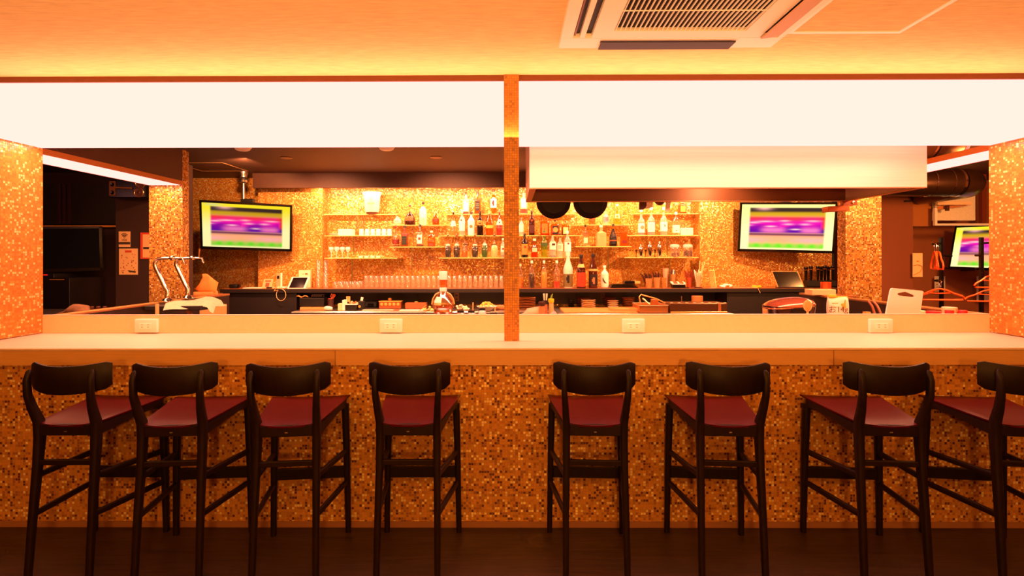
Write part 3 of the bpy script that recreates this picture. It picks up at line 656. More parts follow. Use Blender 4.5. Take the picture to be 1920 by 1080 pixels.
z_l4 = shelf(1079, 1184, 462.8, YL+.05, 'lower short glass shelf right of the middle post', (1140.5,), .535)
z_t5 = shelf(1190, 1310, 401.5, YT, 'top glass shelf at the right end, mostly behind the hood')
z_m5 = shelf(1176, 1310, 442, YM, 'middle glass shelf at the right end, under syrup bottles', (1252,), .27)
z_l5 = shelf(1171, 1310, 483.2, YL, 'lowest glass shelf at the right end, under cocktail shakers', (1256.5,), .39)

# ================================================================ BOTTLES
PROF = {
 'round':  [(.9, 0), (1, .02), (1, .60), (.92, .66), (.6, .73), (.36, .78), (.30, .84), (.30, .95), (.33, .955), (.33, 1)],
 'square': [(.92, 0), (1, .02), (1, .60), (.95, .64), (.55, .69), (.32, .72), (.28, .80), (.28, .95), (.32, .955), (.32, 1)],
 'liqueur': [(.80, 0), (.86, .02), (1, .25), (.98, .42), (.82, .50), (.66, .54), (.50, .62), (.30, .70), (.25, .78), (.25, .97), (.28, .975), (.28, 1)],
 'syrup':  [(.95, 0), (1, .02), (1, .53), (.96, .58), (.5, .66), (.36, .70), (.32, .82), (.32, .96), (.40, .965), (.40, 1)],
 'sake':   [(.95, 0), (1, .015), (1, .50), (.95, .55), (.75, .64), (.50, .74), (.34, .84), (.28, .93), (.36, .935), (.36, 1)],
 'cone':   [(.96, 0), (1, .03), (.98, .38), (.75, .52), (.45, .68), (.28, .78), (.26, .97), (.28, 1)],
 'flask':  [(.86, 0), (.97, .04), (1, .16), (.92, .36), (.65, .50), (.32, .60), (.19, .68), (.17, .97), (.2, 1)],
 'decant': [(.95, 0), (1, .03), (1, .66), (.9, .74), (.4, .78), (.22, .80), (.22, .97), (.25, 1)],
 'flip':   [(.95, 0), (1, .02), (1, .52), (.85, .60), (.5, .72), (.30, .82), (.28, .93), (.34, .94), (.34, 1)],
 'mini':   [(.95, 0), (1, .03), (1, .62), (.8, .70), (.45, .76), (.35, .80), (.35, 1)],
}
def pr_at(pf, h):
    for (r0, h0), (r1, h1) in zip(pf, pf[1:]):
        if h0 <= h <= h1: return r0+(r1-r0)*(h-h0)/max(1e-6, h1-h0)
    return pf[-1][0]
def bottle(px, yt, w_, z, Y, kind, col, lab, liq=None, cap=None, label=None, acc=None, pourer=False, name='bottle', cat='bottle', group=None, split=None, band=None):
    s = Y/980; q = W(px, yt, Y); H = q.z-z; R = w_*s/2; pf = PROF[kind]; sq = 6 if kind in ('square', 'decant', 'mini') else 0
    fy = .8 if kind in ('flask', 'decant') else 1; n = 24
    t = thing(name, lab, cat, (q.x, Y, z+.0006), random.uniform(-.2, .2) if not sq else 0, group)
    capf = .93 if not pourer else .86
    hcap = .955 if kind != 'sake' else .935
    body = [(r*R, h*H) for r, h in pf if h <= hcap+.001]
    m = col if not isinstance(col, (str, tuple)) else mat(col, .12, coat=.3)
    build('glass_body', lathe(BM(), body, n=n, fy=fy, sq=sq), m, t)
    if liq:
        lc, lf = liq; st = [(max(.001, r*R*.93), max(h*H, .004)) for r, h in pf if h < lf]; st.append((pr_at(pf, lf)*R*.93, lf*H))
        build('liquid', lathe(BM(), st, n=n, fy=fy, sq=sq), mat(tuple(x**1.35 for x in lin(lc)), .25), t)
    r0 = pf[-1][0]*R
    cc = cap or '201008'
    if pourer:
        st_ = build('stopper', lathe(BM(), [(r0*1.1, .955*H), (r0*1.15, .90*H+.06*H+.002), (r0*.9, 1.0*H)], n=12), mat(tuple(x**1.25 for x in lin(cc)), .4), t)
        bm = tube(BM(), [(0, 0, H), (0, 0, 1.05*H), (.006, 0, 1.10*H)], [.004, .003, .003], 6); build('pour_spout', bm, M_chrome, st_)
    else:
        build('cap', lathe(BM(), [(r0*1.12, .90*H if kind not in ('flask', 'decant') else .93*H), (r0*1.15, .99*H), (r0*1.0, H*1.004)], n=14), mat(tuple(x**1.25 for x in lin(cc)), .4), t)
    if label:
        lc, h0, h1 = label[:3]; wrap = label[3] if len(label) > 3 else .8
        if sq: box_ = box(BM(), -R*.82*wrap, R*.82*wrap, -R*fy*1.03, -R*fy*.9, h0*H, h1*H); lb_ = build('label', box_, mat(tuple(x**1.2 for x in lin(lc)), .6), t, smooth=False)
        else:
            hs = [h0+(h1-h0)*i/4 for i in range(5)]
            ar = PI*wrap/2; pts = [(pr_at(pf, h)*R*1.025, h*H) for h in hs]
            lb_ = build('label', lathe(BM(), pts, n=14, fy=fy, a0=-PI/2-ar, a1=-PI/2+ar, cap=False), mat(tuple(x**1.2 for x in lin(lc)), .6), t)
        if acc:
            ac_, ah, aw, kind_ = acc; yy = -pr_at(pf, ah)*R*(1.03 if not sq else 1)*fy-.0022
            bm = BM(); hh = (h1-h0)*H
            if kind_ == 'dot': lathe(bm, [(.0005, .001), (aw*R, .001), (aw*R, -.001), (.0005, -.001)], 0, yy, ah*H, n=14, ax='y', cap=False)
            elif kind_ == 'lines':
                for k in range(3): box(bm, -aw*R, aw*R, yy-.001, yy+.001, ah*H-hh*.2+k*hh*.2-.0015, ah*H-hh*.2+k*hh*.2+.0015)
            elif kind_ == 'band': box(bm, -aw*R, aw*R, yy-.001, yy+.001, ah*H-hh*.13, ah*H+hh*.13)
            elif kind_ == 'stroke': tube(bm, [(-R*.55, yy, ah*H+.03), (-R*.35, yy-.001, ah*H), (0, yy-.002, ah*H-.03), (R*.35, yy, ah*H-.035)], [.004, .007, .007, .003], 6)
            elif kind_ == 'fig': box(bm, -R*.2, R*.25, yy-.001, yy+.001, ah*H-hh*.3, ah*H+hh*.3, .001); box(bm, -R*.4, R*.1, yy-.0015, yy+.001, ah*H-hh*.1, ah*H+hh*.15)
            build('label_print', bm, mat(tuple(x**1.3 for x in lin(ac_)), .6), lb_)
    if band:
        bc_, h0, h1 = band; build('neck_band', lathe(BM(), [(pr_at(pf, h)*R*1.04, h*H) for h in (h0, (h0+h1)/2, h1)], n=18, fy=fy, sq=sq, cap=False), mat(bc_, .5), t)
    return t
CL = glass((1, .93, .80), .22, .04, 'fff0d0'); CLW = glass((1, .95, .85), .12, .28, 'fff4e0'); CLO = glass((.95, .55, .2), .08, .12, 'd87818'); CLG = glass((.7, .85, .3), .08, .2, '78a828')
D0, D1_, D2 = 7.03, 7.14, 7.265
T3 = [
 (874, 360.5, 13, z_t3, D2, 'square', CLW, 'clear gin bottle with red cap and white label, top shelf left of the post', dict(cap='d82010', label=('fff4e8', .12, .50), acc=('c04020', .05, .8, 'band'))),
 (895.5, 360, 11.5, z_t3, D2, 'square', 'a04818', 'amber whiskey bottle with dark ornate label, second on the top shelf', dict(cap='3a1408', label=('2a1a14', .15, .58), acc=('f0d8b0', .36, .5, 'lines'), band=('c83818', .60, .68))),
 (925.5, 355.5, 12, z_t3, D2, 'round', CLO, 'rum bottle with white label and red figure, top shelf next to the post', dict(cap='c04018', label=('fff4e0', .25, .62), acc=('b82818', .44, .4, 'fig'))),
 (982, 357, 13.5, z_t3, D2, 'square', CLW, 'clear bottle with white label and red base, just right of the post', dict(cap='e08038', label=('fff6ec', .25, .62), band=('c83818', .04, .20))),
 (1110, 386, 12, z_t4, 7.19, 'round', CLO, 'amber bottle mostly hidden behind the right frying pan', dict(cap='a03010', label=('d86020', .2, .5)))]
M3 = [
 (850, 398, 12, 'cone', CL, 'cone-shaped clear bottle with pale amber spirit, leftmost on the middle shelf', dict(cap='3a1c0c', liq=('e8a850', .30), pourer=False, label=('fff0d8', .40, .62))),
 (866.5, 394, 11.5, 'round', CLW, 'clear vodka bottle with tall white label and red dot', dict(cap='fff0e0', label=('fff8f0', .18, .70), acc=('e05828', .60, .28, 'dot'))),
 (883.5, 397.5, 13, 'round', 'fff8ee', 'opaque white coconut rum bottle with dark cap', dict(cap='4a2010', label=('fffaf4', .15, .60), acc=('e08828', .38, .45, 'dot'))),
 (900, 396.5, 12, 'round', '201410', 'black liqueur bottle with long dark neck and gold label', dict(cap='281410', label=('d8a050', .42, .62), acc=('6a3010', .5, .4, 'band'))),
 (918, 396, 14, 'sake', CLO, 'golden yellow bottle with cream band and arched shoulder', dict(cap='e8c070', label=('f4c860', .30, .42, 1), acc=None, liq=('e89030', .52))),
 (936.5, 393, 12.5, 'liqueur', CL, 'bitter bottle of bright red liqueur beside the post, white label', dict(cap='c8a080', liq=('d01414', .42), label=('f4e4d0', .40, .62), acc=('201410', .5, .18, 'band'), band=('c01818', .78, .88))),
 (977.5, 408, 9, 'round', CLW, 'pale pink bottle partly hidden by the right side of the post', dict(cap='e88878', label=('ffe8e0', .2, .7))),
 (997, 395, 11, 'round', '3a160c', 'dark brown bottle with stepped label right of the post, middle shelf', dict(cap='2a100a', label=('581c10', .1, .42), acc=('c86030', .6, .4, 'dot'))),
 (1021, 405, 17, 'decant', CLO, 'square orange liqueur decanter with framed label', dict(cap='a85828', liq=('d85018', .62), label=('f09038', .10, .60), acc=('b84818', .42, .5, 'lines'))),
 (1041, 413, 16, 'decant', CLO, 'round-shouldered amber bottle with black arch on its label', dict(cap='3a1808', liq=('d87020', .6), label=('20120c', .06, .62), acc=('f0b060', .36, .6, 'dot'))),
 (1060, 415, 14, 'decant', CLO, 'small square whisky bottle with cream label in a black frame', dict(cap='b03818', liq=('5a200c', .6), label=('f8d8a0', .08, .56)))]
L3 = [
 (840, 441, 12.5, 'liqueur', 'black', 'dark coffee liqueur bottle with pourer, leftmost on the lowest shelf', dict(liq=('160c08', .52), cap='4a2818', pourer=True, band=('f0d8b0', .54, .60))),
 (856.5, 441, 13, 'liqueur', 'x', 'deep violet liqueur bottle with red pourer, second on the lowest shelf', dict(liq=('1c1028', .50), cap='d83018', pourer=True, band=('f0d8b0', .54, .60))),
 (871.5, 441, 11.5, 'liqueur', 'x', 'nearly empty clear liqueur bottle with green pourer', dict(liq=('e88830', .30), cap='6a7818', pourer=True, band=('3a2010', .56, .60))),
 (890.5, 441, 13, 'liqueur', 'x', 'black cassis liqueur bottle with red pourer, fourth on the lowest shelf', dict(liq=('120a08', .50), cap='b82818', pourer=True, band=('f0d8b0', .54, .60))),
 (909, 440, 13, 'liqueur', 'x', 'bright green melon liqueur bottle', dict(liq=('188018', .64), cap='487818', pourer=True, band=('f8f0d0', .54, .60))),
 (927, 441, 14, 'liqueur', 'x', 'milky white liqueur bottle with dark pourer, lowest shelf', dict(liq=('ffe8b8', .56), cap='301810', pourer=True, band=('3a2010', .56, .60))),
 (943, 447, 9, 'round', CLW, 'small bottle half hidden by the left side of the post', dict(cap='fff0e0', label=('f8e8d8', .3, .6), acc=('a02818', .45, .4, 'dot'), liq=('201008', .14))),
 (983.5, 438, 12.5, 'round', '1c1410', 'coffee liqueur bottle with orange label and black shoulders', dict(cap='2a140c', label=('f09840', .12, .56), acc=('d85828', .44, .4, 'dot'))),
 (1002, 448, 13, 'syrup', CLO, 'bright red aperitif bottle with white label corner', dict(cap='fff0d8', liq=('e82010', .60), label=('f4d8b0', .30, .52, .5), band=('301810', .53, .57))),
 (1020.5, 433, 12.5, 'syrup', CLG, 'pale yellow syrup bottle with green label and green pourer', dict(cap='488018', pourer=True, liq=('e8c040', .30), label=('486828', .42, .58), acc=('f0a878', .58, .7, 'band'))),
 (1036, 434, 13.5, 'syrup', CLW, 'clear syrup bottle with white label and red pourer', dict(cap='e03818', pourer=True, liq=('30180c', .08), label=('fff0e0', .30, .60), acc=('5a2818', .50, .45, 'band'))),
 (1050, 438, 12, 'syrup', CLW, 'slim syrup bottle with cream label and dark pourer', dict(cap='3a2010', pourer=True, label=('ffe8c8', .28, .56), acc=('b86840', .44, .5, 'lines'))),
 (1064, 433, 13, 'round', CLW, 'white rum bottle with large white label and red emblem dot', dict(cap='fff6ee', label=('fffaf0', .22, .58), acc=('d84020', .52, .3, 'dot')))]
for a in T3: bottle(a[0], a[1], a[2], a[3], a[4], a[5], a[6], a[7], group='bottles on the glass shelves', **a[8])
for px, yt, w_, kd, col, lab, kw in M3: bottle(px, yt, w_, z_m3, D1_, kd, col, lab, group='bottles on the glass shelves', **kw)
for px, yt, w_, kd, col, lab, kw in L3: bottle(px, yt, w_, z_l3, D0, kd, CL if col in ('x', 'black') else col, lab, group='bottles on the glass shelves', **kw)
G2 = 'bottles on the short glass shelves'
for px, yt, w_, z, Y, kd, col, lab, kw in (
 (745.5, 397, 15, z_t2, 7.19, 'flask', CLW, 'round clear flask with pale oval label on the short shelf', dict(cap='c87838', label=('ffe8c8', .2, .42), acc=('f0a860', .3, .5, 'band'))),
 (768.5, 385, 21, z_t2, 7.19, 'flask', '3a1408', 'wide dark cognac decanter with orange label', dict(cap='5a2410', label=('d8622a', .22, .44, .6), acc=None)),
 (793.5, 379, 13, z_t2, 7.19, 'mini', glass((1, .95, .88), .1, .75, 'fff4e4'), 'tall frosted white bottle with small black knob', dict(cap='302010', label=('ffe0b0', .03, .3))),
 (817, 388, 14, z_t2, 7.19, 'flask', CLO, 'small orange decanter with red band, end of the short shelf', dict(cap='d86028', liq=('e87028', .3), label=('d83818', .2, .34))),
 (742.5, 423, 13, z_l2, 7.10, 'cone', CL, 'clear bottle with red cap and dark red label, lower short shelf', dict(cap='c02818', liq=('8a2010', .08), label=('7a1810', .12, .34), acc=('c83828', .22, .4, 'dot'))),
 (759, 423, 13, z_l2, 7.10, 'square', '7a3818', 'square whisky bottle with dark green label and black cap', dict(cap='140c08', label=('2c3018', .10, .50), acc=('6a6838', .3, .5, 'lines'), band=('a83820', .55, .64))),
 (787.5, 421, 13.5, z_l2, 7.10, 'square', CL, 'bourbon bottle with white label and round red seal', dict(cap='201008', liq=('7a2c10', .10), label=('fff4e4', .14, .52), acc=('c05028', .36, .4, 'dot'))),
 (809, 433, 13.5, z_l2, 7.10, 'mini', CLO, 'dome-topped bottle with red and orange patches, lower short shelf', dict(cap='fff0d8', liq=('e87028', .26), label=('d84828', .04, .22))),
 (1136, 396, 11, z_t4, 7.19, 'round', CLW, 'bottle with checkered purple label beside the right frying pan', dict(cap='e8c8a0', label=('c8a0a0', .2, .6), acc=('4a2848', .42, .6, 'lines'))),
 (1157, 383, 14, z_t4, 7.19, 'cone', CLG, 'clear greenish bottle with pale label, upper short shelf right', dict(cap='fff0d0', liq=('d8c860', .1), label=('f8f0b0', .3, .5, .5), acc=('88a838', .4, .3, 'fig'))),
 (1097.5, 421.5, 11, z_l4, 7.10, 'square', CL, 'small clear bottle with cream label, lower short shelf right', dict(cap='3a3018', label=('ffe8c0', .15, .40))),
 (1127, 422.5, 18.5, z_l4, 7.10, 'square', glass((1, .85, .65), .1, .55, 'f8c888'), 'broad frosted clear bottle with faint orange mark', dict(cap='fff0d8', label=('f0b070', .50, .58, .6))),
 (1149.5, 420, 14, z_l4, 7.10, 'cone', '181008', 'tall black bottle with gold print and small red heart', dict(cap='140c08', label=('181210', .1, .55, .9), acc=('c89048', .5, .35, 'lines'), band=('e85020', .24, .28))),
 (1169.5, 421.5, 13, z_l4, 7.10, 'square', CLO, 'orange bottle with dark red patch low on its label', dict(cap='c87838', liq=('e88838', .6), label=('7a1c10', .14, .28), acc=None)),
 (1278.5, 376, 13.5, z_t5, D2, 'mini', 'a84818', 'small square amber bottle with yellow label, top right shelf', dict(cap='fff4e8', label=('f8b848', .12, .56))),
 (1202.5, 393, 12, z_m5, D1_, 'syrup', CLW, 'syrup bottle of dark syrup with round white label, leftmost on the right shelf', dict(cap='fff4e8', liq=('3a160c', .50), label=('fff4e8', .10, .46, 1), acc=('d8a078', .3, .6, 'dot'))),
 (1221, 389, 13, z_m5, D1_, 'syrup', CLW, 'syrup bottle of red syrup with white label', dict(cap='fff4e8', liq=('e04818', .50), label=('fff4e8', .12, .46, 1), acc=('b06838', .3, .5, 'lines'))),
 (1244.5, 389, 13, z_m5, D1_, 'syrup', CLW, 'syrup bottle of green syrup with split white label', dict(cap='fff4e8', liq=('98a028', .50), label=('fff4e8', .14, .48, 1), acc=('588028', .34, .12, 'band'))),
 (1267.5, 398, 13.5, z_m5, D1_, 'round', CL, 'clear bottle with arched white label next to the white box', dict(cap='fff8f0', label=('fff0e0', .1, .44), acc=('d89870', .2, .2, 'dot')))):
    bottle(px, yt, w_, z, Y, kd, col, lab, group=G2, **kw)
# bottles standing on the back counter
G3 = 'bottles standing on the back counter'
for px, yt, w_, Y, kd, col, lab, kw in (
 (976, 495, 12, 7.0, 'flip', CL, 'clear flip-top bottle half hidden by the post, on the back counter', dict(cap='f0d8a8', liq=('f0a848', .42))),
 (997, 488.5, 12.5, 6.84, 'flip', CL, 'clear flip-top bottle half filled with dark purple liquid', dict(cap='fff0dc', liq=('4a0c14', .52))),
 (1020, 488.5, 11.5, 6.9, 'flip', CL, 'clear flip-top bottle filled with cloudy cream liquid', dict(cap='fff0dc', liq=('f4b858', .60))),
 (1044, 488.5, 12.5, 6.86, 'flip', CL, 'clear flip-top bottle with a little red liquid at the bottom', dict(cap='fff0dc', liq=('d85828', .24))),
 (1065, 473, 18, 6.91, 'sake', glass((1, .97, .9), .1, .75, 'fff6e6'), 'tall frosted white sake bottle with picture label', dict(cap='fff0d8', label=('8a7848', .03, .39), acc=('281c18', .25, .55, 'fig'))),
 (1089.5, 477.5, 17, 6.83, 'sake', '3a1008', 'big brown sake bottle with red-orange label', dict(cap='180c08', label=('d8481c', .05, .47), acc=('a83010', .26, .2, 'lines'), band=('e8b868', .62, .72))),
 (1112, 476, 16.5, 6.84, 'sake', '42160a', 'big brown sake bottle with dark pictorial label', dict(cap='180c08', label=('281410', .08, .40), acc=('c88858', .22, .3, 'fig'), band=('d8a058', .50, .56))),
 (1133.5, 498, 15, 6.98, 'round', 'fff0d8', 'white bottle with black brush stroke', dict(cap='fff4e4', label=('fff4e0', .1, .6), acc=('201410', .34, .5, 'stroke')))):
    bottle(px, yt, w_, BZ, Y, kd, col, lab, group=G3, **kw)
# ================================================================ GLASSWARE
def rect(px0, px1, py0, py1, D): a = W(px0, py1, D); b = W(px1, py0, D); return a.x, b.x, a.z, b.z
GW = glass((1, .96, .88), .28, .08, 'fff0dc'); GB = glass((1, .97, .92), .3, .5, 'fff6ea')
def tumbler(name, r, h, lab, m, inv=True, stem=False, group=None, loc=(0, 0, 0), par=True):
    if stem: pr = [(r*.95, 0), (r*.9, .003), (.005, .008), (.004, h*.5), (r*.5, h*.58), (r, h*.78), (r*.9, h)]
    elif inv: pr = [(r, 0), (r*.82, h-.004), (r*.78, h), (.001, h)]
    else: pr = [(.001, .004), (r*.8, 0), (r, h)]
    o = single(name, lathe(BM(), pr, n=14, cap=False), m, lab, 'glass', loc=loc, group=group); return o
ORD = ['first', 'second', 'third', 'fourth', 'fifth', 'sixth', 'seventh', 'eighth', 'ninth', 'tenth', 'eleventh', 'twelfth', 'thirteenth', 'fourteenth']
def row(proto, pos, labs=None):
    n_ = len(pos)
    for i, p in enumerate(pos):
        o = proto if i == 0 else dup(proto)
        o.location = p
        if labs: o['label'] = labs[i]
def lr(n, s, mid='middle'):
    out = []
    for i in range(n):
        if i < (n+1)//2: out.append(s % (ORD[i]+' from the left'))
        else: out.append(s % (ORD[n-1-i]+' from the right'))
    return out
# long double row of inverted highballs on the back counter
xg0, xg1 = WX(686, 6.93), WX(940, 6.93); n = 27; h = WZ(800, 517, 6.93)-BZ
p = tumbler('highball_glass', .031, h, 'upside-down clear highball glass in the long double row on the back counter', GW, group='highball glasses on the back counter')
row(p, [(lerp(xg0, xg1, i/(n-1)), 6.93+.07*k+.0*i, BZ+.0006) for k in (0, 1) for i in range(n)], lr(n, 'inverted highball glass in the front row on the back counter, %s')+lr(n, 'inverted highball glass in the rear row on the back counter, %s'))
# stacked tumblers by the tablet
p = tumbler('stacked_tumbler', .035, .085, 'clear tumbler in the tall stacks beside the white tablet', GW, group='tall tumbler stacks')
row(p, [(WX(px, 6.95), 6.95+dy, BZ+.0006+k*.058) for px, dy, nk in ((597, 0, 6), (607, .08, 6), (612, -.03, 3)) for k in range(nk)], ['clear tumbler, %s from the bottom of the %s stack beside the tablet' % (ORD[k], nm) for nm, nk in (('left', 6), ('middle', 6), ('right short', 3)) for k in range(nk)])
p = tumbler('rocks_glass', .036, .088, 'clear rocks glass in the short row left of the highballs', GW, group='rocks glasses on the back counter')
row(p, [(WX(px, 6.92), 6.92+dy, BZ+.0006) for dy in (-.02, .14) for px in (630, 641, 652, 663, 672)], lr(5, 'clear rocks glass in the front short row, %s')+lr(5, 'clear rocks glass in the rear short row, %s'))
p = tumbler('stem_glass', .034, WZ(640, 463, D0)-z_l1, 'stemmed glass on the lowest left shelf', GB, stem=True, group='stemmed glasses on the lowest left shelf')
row(p, [(WX(px, D0+dy), D0+dy, z_l1+.0006) for dy in (0, .09) for px in (621, 631.5, 642, 652.5)], [s for rw in ('front', 'rear') for s in lr(4, 'stemmed glass in the '+rw+' row of the lowest left shelf, %s')])
p = tumbler('small_bowl', .036, .03, 'small low glass dish on the lowest left shelf, right part', GB, inv=False, group='low glass dishes')
row(p, [(WX(px, D0), D0, z_l1+.0006) for px in (676, 687, 698, 709)], lr(4, 'small low glass dish on the lowest left shelf, %s'))
M_cup = mat('fff2e0', .35)
p = tumbler('white_cup', .034, WZ(690, 430, D1_)-z_m1-.03, 'ribbed white cup stacked on the middle left shelf', M_cup, group='white cups on the middle left shelf')
row(p, [(WX(px, D1_), D1_, z_m1+.0006+k*.033) for px in (678, 688.5, 699, 709.5, 720, 730) for k in (0, 1)], [w_+s for s in lr(6, ' white cup of the pair %s, middle left shelf') for w_ in ('lower', 'upper')])
p = single('folded_napkins', box(BM(), -.098, .098, -.03, .1, 0, WZ(645, 430, D1_)-z_m1-.001, .003), M_cup, 'pale stack of folded napkins on the middle left shelf', 'napkins', loc=(WX(648.5, D1_), D1_, z_m1+.0006))
p = single('white_dish', lathe(BM(), [(.035, 0), (.055, .012), (.07, .03), (.066, .03), (.03, .006), (.001, .005)], n=20), M_cup, 'shallow white dish left of the folded napkins', 'dish', loc=(WX(627, D1_), D1_-.0, z_m1+.0006))
# tangle of clear plastic coils: twisted glass swizzle sticks
for k in range(7):
    a = random.uniform(-.5, .5)
    p = single('curled_straw', tube(BM(), [(lerp(-.06, .06, i/12), .02*math.sin(i), .012+.012*math.sin(i*.9+k)+.008*(k % 4)+.0) for i in range(13)], .005, 6), glass((1, .92, .75), .3, .5, 'ffe8b8'),
               'curled clear straw in the tangle on the top left shelf, '+(ORD[k]+' from the left' if k < 4 else ORD[6-k]+' from the right'), 'straw', loc=(WX(632+k*5.5, D2), D2+.01*(k % 3), z_t1+.004+.010*(k % 3)), group='curled straws on the top left shelf')
# ice bucket
t = thing('ice_bucket', 'white plastic ice bucket with faint lettering on the top left shelf', 'ice bucket', (WX(698, D2-.02), D2-.02, z_t1+.0006))
s = (D2-.02)/980; Hb = WZ(698, 361, D2-.02)-z_t1
build('bucket', lathe(BM(), [(11.5*s, .026), (13*s, .05), (15*s, Hb*.8), (18.5*s, Hb), (17.5*s, Hb), (14*s, Hb*.8), (12*s, .06), (.001, .05)], n=32, cap=False, fy=.85), M_white, t)
build('base', lathe(BM(), [(10.5*s, 0), (11*s, .028), (.001, .029)], n=28, fy=.85), mat('5a2810', .4), t)
for k, u in enumerate((-5.2, -3.4, -1.8, 0, 2, 4, 5.6)): build('lettering', box(BM(), u*s, (u+1.2)*s, -13.6*s*.85-.002, -13.6*s*.85-.0005, Hb*.44, Hb*(.50+.02*(k % 2))), mat('d89850', .5), t, smooth=False)
# ================================================================ SHAKERS AND JARS, RIGHT SHELF
for px, yt, lab in ((1201.5, 459, 'short steel cocktail shaker, leftmost of three'), (1218.5, 453, 'tall steel cocktail shaker, middle of three'), (1236.5, 453, 'tall steel cocktail shaker, rightmost of three')):
    q = WX(px, D0); H = WZ(px, yt, D0)-z_l5; t = thing('cocktail_shaker', lab, 'shaker', (q, D0, z_l5+.0006), group='cocktail shakers'); r = .031
    build('tin', lathe(BM(), [(r*.72, 0), (r*.78, .003), (r, H*.62)], n=20), M_chrome, t)
    build('shoulder', lathe(BM(), [(r*1.02, H*.625), (r*.98, H*.72), (r*.55, H*.82)], n=20), M_chrome, t)
    build('cap', lathe(BM(), [(r*.42, H*.822), (r*.42, H*.95), (r*.3, H)], n=16), M_chrome, t)
for px, lab in ((1193.5, 'steel jigger left of the short shaker'), (1211, 'steel jigger left of the middle shaker'), (1228.5, 'steel jigger left of the right shaker')):
    q = WX(px, D0); single('jigger', lathe(BM(), [(.014, 0), (.005, .045), (.018, .10), (.016, .1), (.004, .05), (.001, .05)], n=14), mat('c89858', .2, 1), lab, 'jigger', loc=(q, D0+.01, z_l5+.0006), group='jiggers')
for px, lab, c in ((1265, 'glass storage jar with white lid and a few brown snacks', 1), (1289.5, 'glass storage jar with white lid, half full of brown snacks', 0)):
    q = WX(px, D0); H = WZ(px, 458, D0)-z_l5; t = thing('storage_jar', lab, 'jar', (q, D0, z_l5+.0006)); r = .066
    build('glass_body', lathe(BM(), [(r*.95, 0), (r, .01), (r, H*.68), (r*.85, H*.74)], n=24), GW, t)
    build('lid', lathe(BM(), [(r*.92, H*.745), (r*.98, H*.82), (r*.92, H*.95), (r*.6, H)], n=24), GB, t)
    bm = BM()
    for k in range(26 if c else 60):
        a, d = random.uniform(0, 2*PI), r*.8*math.sqrt(random.random()); zz = .012+(.045 if c else .075)*random.random()
        box(bm, d*math.cos(a)-.009, d*math.cos(a)+.009, d*math.sin(a)-.008, d*math.sin(a)+.008, zz-.006, zz+.006, rot=(random.random(), random.random(), random.random()))
    o = build('snacks', bm, mat('6a2a10', .7), t); o['kind'] = 'stuff'
x0, x1, z0, z1 = rect(1275, 1298, 426.5, 440, D1_)
t = thing('paper_box', 'white grid-patterned box at the right end of the middle shelf', 'box', ((x0+x1)/2, D1_, z_m5+.0006)); hw = (x1-x0)/2
build('box_body', box(BM(), -hw, hw, -.035, .05, 0, z1-z0, .002), M_white, t)
for k in range(1, 6): build('grid_line', box(BM(), -hw+k*2*hw/6-.001, -hw+k*2*hw/6+.001, -.0362, -.0352, .004, z1-z0-.004), mat('e8b890', .6), t, smooth=False)
# ================================================================ BACK COUNTER, LEFT
def bxthing(name, lab, cat, r, D0_, d, m, bev=.003, z=None, rz=0):
    x0, x1, z0, z1 = r
    if z is not None: z1 = z+(z1-z0); z0 = z
    return single(name, box(BM(), -(x1-x0)/2, (x1-x0)/2, 0, d, .0006, z1-z0, bev), m, lab, cat, loc=((x0+x1)/2, D0_, z0))
t = thing('camera_pouch', 'small black pouch with a lens-like end at the left of the back counter', 'pouch', (WX(440, 6.9), 6.9, BZ))
build('pouch_body', box(BM(), -.065, .04, -.03, .05, .0006, .055, .012, seg=2), M_black, t)
build('lens_ring', lathe(BM(), [(.020, .0), (.022, .02), (.018, .03), (.001, .03)], .041, .01, .03, n=16, ax='x'), M_blackg, t)
bxthing('paper_sheet', 'loose white papers lying on the back counter', 'paper', rect(455, 489, 540, 541, 6.85), 6.85, .16, M_label, 0, z=BZ)
def leaning(name, lab, cat, px0, px1, py0, py1, D, m, tilt=.25, th=.008, slant=0, bits=()):
    x0, x1, z0, z1 = rect(px0, px1, py0, py1, D); h = z1-BZ; t = thing(name, lab, cat, ((x0+x1)/2, D, BZ+.001)); hw = (x1-x0)/2
    M = Matrix.Rotation(-tilt, 4, 'X'); sh = Matrix.Identity(4); 
    bm = prism(BM(), [(-hw-slant, 0), (hw-slant, 0), (hw+slant, h), (-hw+slant, h)], 0, th, M); build('body', bm, m, t)
    for (nm, a, b, c, d, mm) in bits:
        def f(u, v): return (lerp(-hw, hw, u)+lerp(-slant, slant, v), v*h)
        build(nm, prism(BM(), [f(a, c), f(b, c), f(b, d), f(a, d)], -.002, -.0003, M), mm, t, smooth=False)
    return t, hw, h
t, hw, h = leaning('card_stand', 'small tilted menu card stand on the back counter', 'card stand', 492, 510, 523, 541, 6.88, mat('e8b078', .5), .2, .01, .008, (('print', .2, .8, .7, .85, mat('b84820', .6)), ('print', .3, .7, .15, .6, mat('8a5030', .6))))
build('foot', box(BM(), hw-.02, hw+.02, .0, .06, 0, .012), mat('f0c890', .5), t)
t, hw, h = leaning('cordless_phone', 'white cordless handset standing upright with its coiled cable', 'phone', 518, 529, 512, 541, 6.86, mat('c89868', .4), .03, .02, 0, (('side_trim', .72, 1.0, .02, 1, M_white), ('display', .1, .5, .62, .82, M_black)))
build('cradle', box(BM(), -.02, hw+.045, -.02, .05, 0, .022, .004), M_white, t)
s = 6.74/980; q0 = t.location.x
cen = W(527, 553, 6.735)
build('cable', tube(BM(), [(.02, -.02, .02), (.01, -.115, .010), (-.015, -.122, -.03)]+[(cen.x-q0+9.0*s*math.cos(a), 6.735-6.86, cen.z-BZ+11*s*math.sin(a)) for a in [2.2+k*.45 for k in range(13)]]+[(.03, -.118, .006), (.045, -.02, .02)], .0038, 6), mat('f0b878', .4), t)
